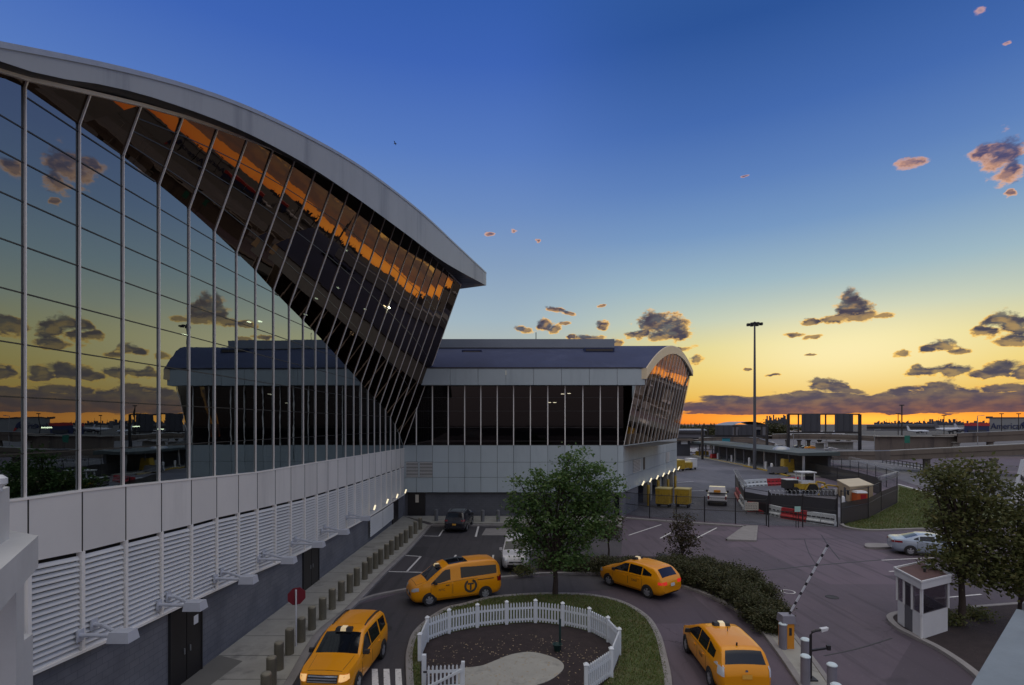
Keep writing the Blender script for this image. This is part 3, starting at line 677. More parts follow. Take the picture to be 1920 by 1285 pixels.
sf = MB(); sf.grid([[(X-.01, Y, zb+.01), (tXf(Y)-.3 if Y <= Y2 else tXf(Y2)-.3, Y, tZf(Y)+.03), (-34, Y, tZf(Y)+.1)] for X, Y, zb, zt in RF]); sf.build('soffit', 'soffit', ter)
L = ST[-1]; ew = MB(); ew.quad(wp(Y2, 0, -.3), wp(Y2, L['r'], -.02), (L['tX']-.02, Y2-.01, L['tz']), (-34, Y2-.01, L['tz']), (-34, Y2, 0)); ew.build('end_wall', 'panel2', ter)
# doors and low louvre in the base wall
def wall_door(x0, x1, leaf, top=None):
    Ya, Yb = wY(x0), wY(x1); zt = (EYE-l0((x0+x1)/2)/1000*(Ya+Yb)/2-.1)
    for k in range(leaf):
        A = Ya+(Yb-Ya)*k/leaf+.02; B = Ya+(Yb-Ya)*(k+1)/leaf-.02
        d = MB(); d.hexa([wp(A, .14, 0), wp(B, .14, 0), wp(B, .14, .06), wp(A, .14, .06)][::-1], [wp(A, zt, 0), wp(B, zt, 0), wp(B, zt, .06), wp(A, zt, .06)][::-1])
        o = d.build('door', 'door', ter)
        h = MB(); yy = B-.14 if k == 0 and leaf == 2 else A+.14; h.bar(wp(yy, 1.1, .09), wp(yy, 1.3, .09), .03); h.build('handle', 'steel', o)
    for Yq in (Ya, Yb): f = MB(); f.bar(wp(Yq, .13, .03), wp(Yq, zt, .03), .05, .12); f.build('door_jamb', 'trim', ter)
wall_door(316, 375, 2); wall_door(567, 596, 2); wall_door(735, 745, 1)
pt = MB(); Yp = wY(360); pt.hexa([wp(Yp, 1.9, .061), wp(Yp+.25, 1.9, .061), wp(Yp+.25, 1.9, .07), wp(Yp, 1.9, .07)][::-1], [wp(Yp, 2.2, .061), wp(Yp+.25, 2.2, .061), wp(Yp+.25, 2.2, .07), wp(Yp, 2.2, .07)][::-1]); pt.build('door_notice', 'white', ter)
lv = MB(); A, B = wY(690), wY(734); louver(lv, A, (A+B)/2-.05, .55, EYE-l0(690)/1000*A-.1, .6, EYE-l0(712)/1000*(A+B)/2-.1, 12, .2); louver(lv, (A+B)/2+.05, B, .6, EYE-l0(712)/1000*(A+B)/2-.1, .7, EYE-l0(734)/1000*B-.1, 12, .2); lv.build('low_louver', 'louver', ter)
# ---- wall lamps on arms
lamps = [((150, 1187), 72, 0), ((297, 1131), 62, 0), ((402, 1083), 58, 0), ((483, 1047), 54, 0), ((545, 1018), 48, 0), ((601, 995), 40, 0), ((648, 970), 34, 0), ((690, 955), 14, 1), ((714, 943), 14, 1), ((734, 933), 12, 1), ((750, 924), 12, 1)]
for i, ((x, y), dxp, on) in enumerate(lamps):
    Y = wY(x); z = EYE-(y-HOR)/1000*Y; out = dxp/1000*Y; X0 = wallX(Y)+.11
    o = empty('wall_lamp', (X0, Y, z), (f'white box wall lamp on two arms below the louvers, {ORD[i]} along the terminal wall' if not on else f'small lit wall lamp low on the terminal wall, {ORD[i]} along the row of lamps'), 'wall lamp', 'lamps along the terminal wall')
    if not on:
        for yy, zz in ((-.16, 0), (.30, .12)): q = MB(); q.box((X0+.02, Y+yy, z+zz), (.05, .22, .30)); q.build('mounting_plate', 'lampbox', o)
        q = MB(); q.tube([(X0, Y-.16, z), (X0+.25, Y-.16, z), (X0+out-.25, Y-.04, z-.06)], .055, 8); q.build('arm', 'lampbox', o, True)
        q = MB(); q.tube([(X0, Y+.30, z+.12), (X0+.25, Y+.30, z+.1), (X0+out-.25, Y+.12, z-.04)], .055, 8); q.build('arm', 'lampbox', o, True)
        q = MB(); c = (X0+out, Y+.02, z-.07)
        q.hexa([(c[0]-.29, c[1]-.22, c[2]-.14), (c[0]+.29, c[1]-.22, c[2]-.14), (c[0]+.29, c[1]+.22, c[2]-.14), (c[0]-.29, c[1]+.22, c[2]-.14)], [(c[0]-.25, c[1]-.18, c[2]+.13), (c[0]+.25, c[1]-.18, c[2]+.13), (c[0]+.25, c[1]+.18, c[2]+.13), (c[0]-.25, c[1]+.18, c[2]+.13)]); q.build('lamp_head', 'lampbox', o)
    else:
        q = MB(); q.bar((X0, Y, z-.1), (X0+out*.7, Y, z-.05), .09); q.build('arm', 'lampbox', o)
        q = MB(); q.bar((X0+out*.6, Y, z-.05), (X0+out*.8, Y, z+.3), .12, .10); q.build('lamp_head', 'lamp_on', o)

# ================================================================== CONCOURSE WITH BARREL ROOF (second building)
co = empty('concourse_building', (0, Y2+6, 0), 'concourse with barrel roof, grey panels and dark glass beyond the car park', 'building')
XL = wallX(Y2)+.02; XR = 10.75
f2 = lambda x, y: at(x, y, Y2)
ctop = ipx([(762, 727), (1180, 719)]); cg0 = ipx([(762, 838), (1170, 832)]); cp0 = ipx([(762, 925), (1170, 922)]); cf1 = ipx([(762, 695), (1212, 690)])
def cz(f, x): return EYE+(HOR-f(x))/1000*Y2
U = Vector((.4564, .8898, 0)); NN = Vector((.8898, -.4564, 0)); SG = 28.5; G0 = Vector((XR, Y2, 0))
GL = [XL]+[(x-CX)/1000*Y2 for x in (781, 811, 840.6, 871.4, 901.6, 932.4, 963, 994.4, 1027, 1059.3, 1092.6, 1125.2, 1158.4)]+[XR]
zb_ = cz(cp0, 960); zm = cz(cg0, 960); zt_ = cz(ctop, 960); zf = cz(cf1, 960)
q = MB(); q.box(((XL+XR)/2-.4, Y2+.65, zb_/2), (XR-XL-.8, .5, zb_)); q.build('base_wall', 'block2', co)
bk_ = MB(); bk_.quad((XL, Y2+.12, zb_), (XR-.1, Y2+.12, zb_), (XR-.1, Y2+.12, zm), (XL, Y2+.12, zm)); bk_.build('backing', 'joint', co)
sb = MB(); sb.quad((XL, Y2, zb_), (XR, Y2, zb_), (XR, Y2+.7, zb_), (XL, Y2+.7, zb_)); sb.build('base_soffit', 'dark', co)
rows = [zb_, zb_+(zm-zb_)*.32, zb_+(zm-zb_)*.64, zm]
for a, b in zip(GL[:-1], GL[1:]):
    p = MB()
    for z0, z1 in zip(rows[:-1], rows[1:]): p.box(((a+b)/2, Y2+.03, (z0+z1)/2), (b-a-.03, .1, z1-z0-.03))
    p.build('wall_panel', 'panel2', co)
    w_ = MB(); w_.quad((a, Y2, zm), (b, Y2, zm), (b, Y2, zt_), (a, Y2, zt_)); w_.build('window', 'glass2', co)
    if b < XR: m_ = MB(); m_.box((b, Y2-.05, (zm+zt_)/2), (.09, .12, zt_-zm)); m_.build('mullion', 'mullion', co)
t_ = MB()
for z in (zm+.04, zm+1.7, zm+3.3, zm+4.6, zt_-.04): t_.box(((XL+XR)/2, Y2-.012, z), (XR-XL, .03, .035))
t_.build('transom', 'transom', co)
lv = MB()
for c in ((762, 784), (787, 811)):
    x0, x1 = (c[0]-CX)/1000*Y2, (c[1]-CX)/1000*Y2
    lv.box(((x0+x1)/2, Y2-.03, rows[1]+.75), (x1-x0, .02, 1.5))
lv.build('vent_backing', 'dark', co)
lv = MB()
for k in range(11):
    for c in ((762, 784), (787, 811)):
        x0, x1 = (c[0]-CX)/1000*Y2, (c[1]-CX)/1000*Y2
        lv.box(((x0+x1)/2, Y2-.07, rows[1]+.06+k*.137), (x1-x0, .06, .065))
lv.build('vent', 'louver', co)
fs_ = MB(); nx = 11
for k in range(nx):
    a = XL-6+(XR+7.9-XL)*k/nx; b = XL-6+(XR+7.9-XL)*(k+1)/nx; fs_.box(((a+b)/2, Y2-.35, (zt_+zf)/2), (b-a-.03, .9, zf-zt_))
fs_.build('eave_fascia', 'panel2', co)
fs_ = MB(); fs_.box(((XL+XR)/2-2.05, Y2-.36, zf+.06), (XR+7.9-XL, 1.0, .10)); fs_.build('gutter', 'trim', co)
def zarch(s): t = s/SG; return zf+.05+2.3*t+2.75*4*t*(1-t)
def gpt(s, d, z): p = G0+U*s+NN*d; return Vector((p.x, p.y, z))
ss = [SG*k/28 for k in range(29)]
ro = MB(); ro.grid([[(-40, G0.y+U.y*s-.5, zarch(s)+.05), (gpt(s, 1.2, 0).x-2, G0.y+U.y*s-.5, zarch(s)+.05), gpt(s, 2.2, zarch(s))] for s in ss]); ro.build('roof', 'roof2', co, True)
# gable: panels, leaning glass, arched fascia
nb = 15
gm0 = MB(); gpn = MB()
for k in range(nb):
    a, b = SG*k/nb, SG*(k+1)/nb
    gm0.quad(gpt(a, -.12, zb_), gpt(b, -.12, zb_), gpt(b, -.12, zm+.2), gpt(a, -.12, zm+.2))
    p = MB()
    for z0, z1 in zip(rows[:-1], rows[1:]):
        p.hexa([gpt(a+.02, -.1, z0+.015), gpt(a+.02, 0, z0+.015), gpt(b-.02, 0, z0+.015), gpt(b-.02, -.1, z0+.015)], [gpt(a+.02, -.1, z1-.015), gpt(a+.02, 0, z1-.015), gpt(b-.02, 0, z1-.015), gpt(b-.02, -.1, z1-.015)])
    p.build('wall_panel', 'panel2', co)
    za, zb2 = zarch(a)-.9, zarch(b)-.9; la, lb_ = (za-zm)*.20, (zb2-zm)*.20
    w_ = MB(); w_.quad(gpt(a, 0, zm), gpt(b, 0, zm), gpt(b, lb_, zb2), gpt(a, la, za)); w_.build('gable_window', 'glass_gable', co)
    m_ = MB(); m_.bar(gpt(a, .06, zm), gpt(a, la+.06, za), .032, .05)
    if k == nb-1: m_.bar(gpt(b, .06, zm), gpt(b, lb_+.06, zb2), .032, .05)
    m_.build('mullion', 'mullion', co)
gm0.build('gable_backing', 'joint', co)
for nm, s0, s1, z0, z1 in (('gable_vent', 3.6, 6.6, rows[1]+.1, rows[2]-.05), ('gable_vent', 20.5, 22.6, rows[1]+.1, rows[2]-.05)):
    lv = MB()
    for k in range(9): z = z0+(z1-z0)*(k+.2)/9; lv.hexa([gpt(s0, .01, z), gpt(s0, .08, z), gpt(s1, .08, z), gpt(s1, .01, z)], [gpt(s0, .01, z+.09), gpt(s0, .08, z+.09), gpt(s1, .08, z+.09), gpt(s1, .01, z+.09)])
    b_ = MB(); b_.quad(gpt(s0, .008, z0), gpt(s1, .008, z0), gpt(s1, .008, z1), gpt(s0, .008, z1)); b_.build('vent_backing', 'dark', co)
    lv.build(nm, 'louver', co)
w_ = MB(); w_.quad(gpt(8, .012, rows[1]+.1), gpt(8.9, .012, rows[1]+.1), gpt(8.9, .012, rows[2]), gpt(8, .012, rows[2])); w_.build('gable_slot_window', 'door', co)
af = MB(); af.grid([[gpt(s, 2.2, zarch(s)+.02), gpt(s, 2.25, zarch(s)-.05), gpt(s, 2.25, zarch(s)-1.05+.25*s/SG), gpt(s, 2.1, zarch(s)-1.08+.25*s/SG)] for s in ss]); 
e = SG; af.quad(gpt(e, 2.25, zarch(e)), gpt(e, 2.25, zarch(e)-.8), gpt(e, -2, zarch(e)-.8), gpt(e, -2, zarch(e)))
af.quad(gpt(0, 2.25, zarch(0)), gpt(0, 2.25, zarch(0)-1.05), gpt(0, .2, zarch(0)-1.05), gpt(0, .2, zarch(0))); af.build('gable_fascia', 'fascia2_sunlit', co, True, 30)
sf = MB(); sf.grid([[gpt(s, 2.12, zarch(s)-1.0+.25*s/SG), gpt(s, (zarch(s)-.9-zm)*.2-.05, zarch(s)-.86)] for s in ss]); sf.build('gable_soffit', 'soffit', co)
# loading bays under the gable
q = MB(); q.quad(gpt(0, -4, 0), gpt(SG, -4, 0), gpt(SG, -4, zb_), gpt(0, -4, zb_)); q.quad(gpt(0, 0, zb_), gpt(SG, 0, zb_), gpt(SG, -4, zb_), gpt(0, -4, zb_)); q.build('loading_bay', 'dark', co)
q = MB(); q.hexa([gpt(0, -.4, 0), gpt(0, -.1, 0), gpt(6.2, -.1, 0), gpt(6.2, -.4, 0)], [gpt(0, -.4, zb_), gpt(0, -.1, zb_), gpt(6.2, -.1, zb_), gpt(6.2, -.4, zb_)]); q.build('bay_wall', 'block', co)
for s in (10.6, 12.2, 17.5, 22, 26, 28.2):
    q = MB(); q.hexa([gpt(s, -.6, 0), gpt(s, -.1, 0), gpt(s+.7, -.1, 0), gpt(s+.7, -.6, 0)], [gpt(s, -.6, zb_), gpt(s, -.1, zb_), gpt(s+.7, -.1, zb_), gpt(s+.7, -.6, zb_)]); q.build('bay_column', 'concrete', co)
q = MB(); q.quad(gpt(SG, 0, 0), gpt(SG, 0, zm), gpt(SG, -26, zm), gpt(SG, -26, 0)); q.quad(gpt(SG, -.2, zm), gpt(SG, 1.5, zarch(SG)-.9), gpt(SG, -26, zarch(SG)-.9), gpt(SG, -26, zm)); q.build('end_wall', 'panel2', co)
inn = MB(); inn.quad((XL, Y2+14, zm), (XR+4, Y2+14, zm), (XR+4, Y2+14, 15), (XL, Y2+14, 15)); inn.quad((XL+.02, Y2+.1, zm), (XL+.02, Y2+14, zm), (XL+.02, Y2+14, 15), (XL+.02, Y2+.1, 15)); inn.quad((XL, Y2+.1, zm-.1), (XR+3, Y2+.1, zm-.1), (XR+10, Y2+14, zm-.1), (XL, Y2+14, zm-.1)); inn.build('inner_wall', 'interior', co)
lm = MB()
for x, y, Y in ((1055, 739, 57), (1067, 738, 58), (1030, 755, 58), (1040, 755, 59)): lm.box(at(x, y, Y), (.35, .12, .06))
lm.build('indoor_lamp', 'lamp_in', co)
# roof monitor and skylights, aerials
mo = MB(); Ym = 58.0; zc = lambda y, Y: EYE+(HOR-y)/1000*Y
xm0, xm1 = at(790, 650, Ym).x, at(1152, 650, Ym).x
mo.box(((xm0+xm1)/2, Ym+2.5, 17.35), (xm1-xm0, 5, 1.75)); mo.build('roof_monitor', 'roofedge', co)
mo = MB(); mo.box(((xm0+xm1)/2, Ym-.03, zc(655, Ym)), (xm1-xm0-.2, .06, .34)); mo.build('monitor_louver', 'trim', co)
for x0, x1, y in ((866, 903, 661), (1096, 1152, 656.5)):
    a, b = at(x0, y, 56).x, at(x1, y, 56).x; k = MB(); k.box(((a+b)/2, 56.6, zc(y, 56)), (b-a, 1.2, .5)); o = k.build('skylight', 'roof2', co)
    k = MB(); k.box(((a+b)/2, 55.98, zc(y, 56)), (b-a-.3, .04, .26)); k.build('skylight_pane', 'carglass', o)
an = MB(); p = at(1005, 638, 62); an.tube([(p.x, p.y, p.z-1), (p.x, p.y, p.z+.9)], .05, 6); an.build('aerial', 'black', co)
for x, y in ((997, 663), (1145, 678), (1153, 686)): p = at(x, y, 57); an = MB(); an.tube([(p.x, p.y, p.z-.4), (p.x, p.y, p.z+.35)], .12, 6); an.build('roof_vent', 'black', co)
p = at(1221, 653, 64); an = MB(); an.tube([(p.x, p.y, p.z-.6), (p.x, p.y, p.z+.2)], .15, 6)
an.build('roof_vent', 'black', co)
# recessed dark doorway with poster at the inner corner
q = MB(); q.box((at(780, 950, Y2).x, Y2+.35, 1.3), (1.7, .1, 2.35)); o = q.build('door', 'door', co); k = MB(); k.box((at(781, 941, Y2).x, Y2+.28, 1.75), (.32, .03, .75)); k.build('poster', 'cream', o)
# lamps along the gable
for i in range(7):
    s = 6.4+3.55*i; p = gpt(s, .15, zb_+.1)
    o = empty('gable_lamp', p, f'small white lit lamp under the concourse gable panels, {ORD[i]} from the loading bay corner', 'wall lamp', 'lamps along the gable')
    q = MB(); q.bar(gpt(s, 0, zb_+.1), gpt(s, .4, zb_+.15), .10); q.build('arm', 'lampbox', o)
    q = MB(); q.bar(gpt(s, .3, zb_+.05), gpt(s, .5, zb_+.5), .16, .12); q.build('lamp_head', 'lamp_on', o)
# yellow guard posts of the loading bays
for i, s in enumerate((8.4, 13.5, 19.5, 24.5)):
    p = gpt(s, .5, 0); q = MB(); q.lathe(p, [(.16, 0), (.16, 2.2 if i < 2 else 1.8), (.10, 2.3 if i < 2 else 1.9)], 12)
    tag(q.build('guard_post', 'yellow', None, True), f'tall yellow guard post at the loading bay, {ORD[i]} along the gable', 'post', 'yellow guard posts')
# ================================================================== LEFT WALKWAY AND RIGHT PARAPET (near the viewer)
wk = empty('concrete_walkway', (-7, 7, 0), 'pale concrete walkway corner with stepped parapet beside the terminal glass', 'walkway')
def pbox(mb, x0, x1, y0, y1, Y, dep, ext=4.0):
    a, b = at(x0, y0, Y), at(x1, y1, Y); xx = a.x-ext if x0 <= 0 else a.x
    mb.hexa([(xx, Y, b.z), (b.x, Y, b.z), (b.x, Y+dep, b.z), (xx, Y+dep, b.z)], [(xx, Y, a.z), (b.x, Y, a.z), (b.x, Y+dep, a.z), (xx, Y+dep, a.z)]); return mb
pc_ = mat('pale_concrete', (.56, .56, .55), .7, 0, .1, 1.2, .03)
def wblock(nm, A, B, back, z0, z1, m_=pc_):
    A, B, back = Vector(A), Vector(B), Vector(back); B = A+(B-A)*1.7; k = MB()
    k.prism([tuple(A), tuple(B), tuple(B+back), tuple(A+back)], z0, z1); return k.build(nm, m_, wk)
wblock('deck_edge', (-7.55, 8.5, 0), (-6.24, 6.5, 0), (-1.5, .75, 0), 6.72, 7.22)
wblock('upper_parapet', (-7.82, 8.3, 0), (-6.75, 6.6, 0), (-.5, .25, 0), 7.22, 8.02)
k = MB(); k.box((-8.30, 8.8, 3.36), (.28, .4, 6.72), .5); k.build('column', pc_, wk)
k = MB(); k.prism([(-10.42, 11.6), (-9.9, 10.3), (-8.5, 6.8), (-12, 6.8), (-12, 11.6)], 0, 4.44); k.build('lower_wall', pc_, wk)
k = MB(); c = at(0, 893, 7.9); k.lathe((c.x, c.y, c.z-.08), [(.02, -.1), (.09, -.03), (.09, .05), (.03, .1)], 12); k.tube([(c.x, c.y, 8.0), (c.x, c.y, c.z-.1)], .03, 8); k.build('rail_end', 'white', wk, True)
pr = empty('parapet_wall', (4, 3.3, 0), 'pale weathered parapet slab in the lower right corner close to the viewer', 'parapet')
zp = EYE-1.38; pp = lambda x, y: gp(x, y, zp)
a, b = pp(1821, 1285), pp(1906, 1142); d = (b-a).normalized(); nrm = Vector((d.y, -d.x, 0)); a0 = a-d*3; b0 = b
M['parapet'] = mat('parapet_concrete', (.18, .215, .245), .75, 0, .22, 1.6, .05, .1, stain=(1.8, 1, (.12, .14, .16)))
k = MB(); k.prism([a0, b0, b0+nrm*.9, a0+nrm*.9], zp-.22, zp); k.build('coping', 'parapet', pr)
k = MB(); k.prism([a0+nrm*.08, b0-d*.1+nrm*.08, b0-d*.1+nrm*.8, a0+nrm*.8], 0, zp-.22); k.build('wall', 'parapet', pr)
k = MB(); k.prism([b0+nrm*.03, b0+d*.5+nrm*.05, b0+d*.5+nrm*.9, b0+nrm*.9], 0, zp+.05); k.build('end_block', 'far_grey', pr)

# ================================================================== BOLLARDS, STOP SIGN
bpx = [(499, 1320), (509, 1286), (523, 1255), (543, 1226), (565, 1203), (585, 1180), (605, 1161), (623, 1142), (640, 1126), (656, 1111), (669, 1098), (684, 1086), (693, 1075), (704, 1066), (714, 1058), (725, 1048), (734, 1040), (744, 1031), (752, 1025), (761, 1018), (770, 1009), (779, 1001), (788, 993)]
bo = None
for i, (x, y) in enumerate(bpx):
    p = gp(x, y, .13); lb_ = f'bronze metal bollard on the terminal sidewalk, {ORD[i]} in the row from the viewer'
    if i in (5, 6): lb_ = f'bronze metal bollard on the terminal sidewalk, {ORD[i]} in the row, just past the stop sign'
    if bo is None:
        bo = empty('bollard', p, lb_, 'bollard', 'bollards along the sidewalk')
        q = MB(); q.lathe((0, 0, 0), [(.165, 0), (.165, .94), (.15, .955)], 20); q.build('post', 'bollard', bo, True, 30, True)
        q = MB(); q.lathe((0, 0, .955), [(.15, 0), (.145, .03), (.08, .05), (.01, .055)], 20); q.build('cap', 'bollard_cap', bo, True, 30, True)
    else: dup(bo, p, None, lb_)
for i, (x, y, h) in enumerate([(818, 977, 1.0), (880, 978, 1.0), (905, 978, 1.0), (934, 978, 1.0)]):
    p = gp(x, y, .13); q = MB(); q.lathe(p, [(.17, 0), (.17, h), (.1, h+.05)], 14)
    tag(q.build('bollard', 'bollard_grey', None, True), f'dark grey steel bollard by the concourse wall, {["leftmost of the row", "behind the motorcycle", "right of the motorcycle", "nearest the tree"][i]}', 'bollard', 'bollards by the concourse wall')
for i, (x, y, h) in enumerate([(1468, 1216, .98), (1510, 1249, .98), (1510, 1284, .98), (1560, 1302, .98), (1568, 1345, .98)]):
    p = gp(x, y, .10); lb_ = 'pale grey bollard ' + ['beside the orange barrier machine', 'behind the black reader post', 'touching the black reader post', 'with round blue-white lid right of the reader post', 'cut by the bottom edge of the photo'][i]
    o = empty('bollard', p, lb_, 'bollard', 'pale bollards on the barrier island')
    q = MB(); q.lathe((0, 0, 0), [(.15, 0), (.15, h-.03)], 18); q.build('post', 'bollard_white', o, True, 30, True)
    q = MB(); q.lathe((0, 0, h-.03), [(.165, 0), (.165, .03), (.12, .07), (.02, .085)], 18); q.build('cap', 'bollard_lid', o, True, 30, True)
p = gp(555, 1212, .13); sg = empty('stop_sign', p, 'red octagonal road sign on a white pole among the sidewalk bollards', 'sign')
q = MB(); q.tube([p, p+Vector((0, 0, 2.25))], .035, 8); q.build('pole', 'white', sg, True)
q = MB(); c = p+Vector((0, .05, 1.98)); ang = .55
oc = [(c.x+.36*math.cos(PI/8+k*PI/4)*math.cos(ang), c.y+.36*math.cos(PI/8+k*PI/4)*math.sin(ang), c.z+.36*math.sin(PI/8+k*PI/4)) for k in range(8)]
q.hexa(oc, [(v[0], v[1]+.02, v[2]) for v in oc]); q.build('plate', 'red_sign', sg)

# ================================================================== PICKET FENCE
pf = empty('picket_fence', gp(975, 1225, .12), 'white picket fence curving round the mulch bed on the traffic island', 'fence')
for i, p in enumerate(fp):
    q = MB(); q.box((p.x, p.y, .60), (.13, .13, 1.0)); q.hexa([(p.x-.09, p.y-.09, 1.10), (p.x+.09, p.y-.09, 1.10), (p.x+.09, p.y+.09, 1.10), (p.x-.09, p.y+.09, 1.10)], [(p.x-.02, p.y-.02, 1.17), (p.x+.02, p.y-.02, 1.17), (p.x+.02, p.y+.02, 1.17), (p.x-.02, p.y+.02, 1.17)]); q.build('post', 'picket', pf)
def pickets(a, b, z0=.16, h=.92, n=None):
    q = MB(); d = b-a; L_ = d.length; u = d/L_; rz = math.atan2(u.y, u.x); n = n or max(3, int(L_/.125))
    for z in (z0+.12, z0+.62): q.bar(a+Vector((0, 0, z-a.z)), b+Vector((0, 0, z-b.z)), .03, .09)
    for k in range(n):
        c = a+u*(L_*(k+.5)/n); w = .062; v = Vector((-u.y, u.x, 0))*.025; e = u*w/2
        zb2 = z0; zt2 = z0+h-.09
        q.hexa([(c-e-v).to_tuple()[:2]+(zb2,), (c+e-v).to_tuple()[:2]+(zb2,), (c+e+v).to_tuple()[:2]+(zb2,), (c-e+v).to_tuple()[:2]+(zb2,)], [(c-e-v).to_tuple()[:2]+(zt2,), (c+e-v).to_tuple()[:2]+(zt2,), (c+e+v).to_tuple()[:2]+(zt2,), (c-e+v).to_tuple()[:2]+(zt2,)])
        tp = (c-v).to_tuple()[:2]+(zt2+.06,); tq = (c+v).to_tuple()[:2]+(zt2+.06,)
        q.add([(c-e-v).to_tuple()[:2]+(zt2,), (c+e-v).to_tuple()[:2]+(zt2,), tp, (c-e+v).to_tuple()[:2]+(zt2,), (c+e+v).to_tuple()[:2]+(zt2,), tq], [(0, 1, 2), (4, 3, 5), (0, 2, 5, 3), (1, 4, 5, 2)])
    return q
for a, b in zip(fp[:-1], fp[1:]): pickets(a, b).build('picket_panel', 'picket', pf)
ga, gb = gp(800, 1300, .12), gp(868, 1297, .12)
gt = empty('garden_gate', ga, 'open white picket gate with a diagonal brace at the fence opening', 'gate')
for p in (gp(795, 1284, .12), ):
    q = MB(); q.box((p.x, p.y, .62), (.14, .14, 1.05)); q.build('post', 'picket', gt)
pickets(ga, gb, .2, .86).build('picket_panel', 'picket', gt)
q = MB(); q.bar(ga+Vector((0, -.05, .2)), gb+Vector((0, -.05, .75)), .05, .08); q.build('brace', 'picket', gt)
q = MB(); q.box((gb.x, gb.y, .62), (.11, .11, 1.0)); q.build('end_post', 'picket', gt)
q = MB(); 
for z in (.35, .85): q.box((ga.x-.04, ga.y-.07, z), (.12, .04, .05))
q.build('hinge', 'black', gt)
dp = gp(1050, 1218, .12); df = empty('water_stand', dp, 'dark green post with a small bowl standing on the mulch inside the fence', 'stand')
q = MB(); q.tube([dp, dp+Vector((0, 0, 1.2))], .045, 10); q.build('post', 'green_post', df, True)
q = MB(); q.lathe(dp+Vector((-.12, -.15, 0)), [(.10, .0), (.12, .05), (.17, .24), (.20, .28), (.16, .28), (.12, .22)], 14); q.build('bowl', 'green_post', df, True)
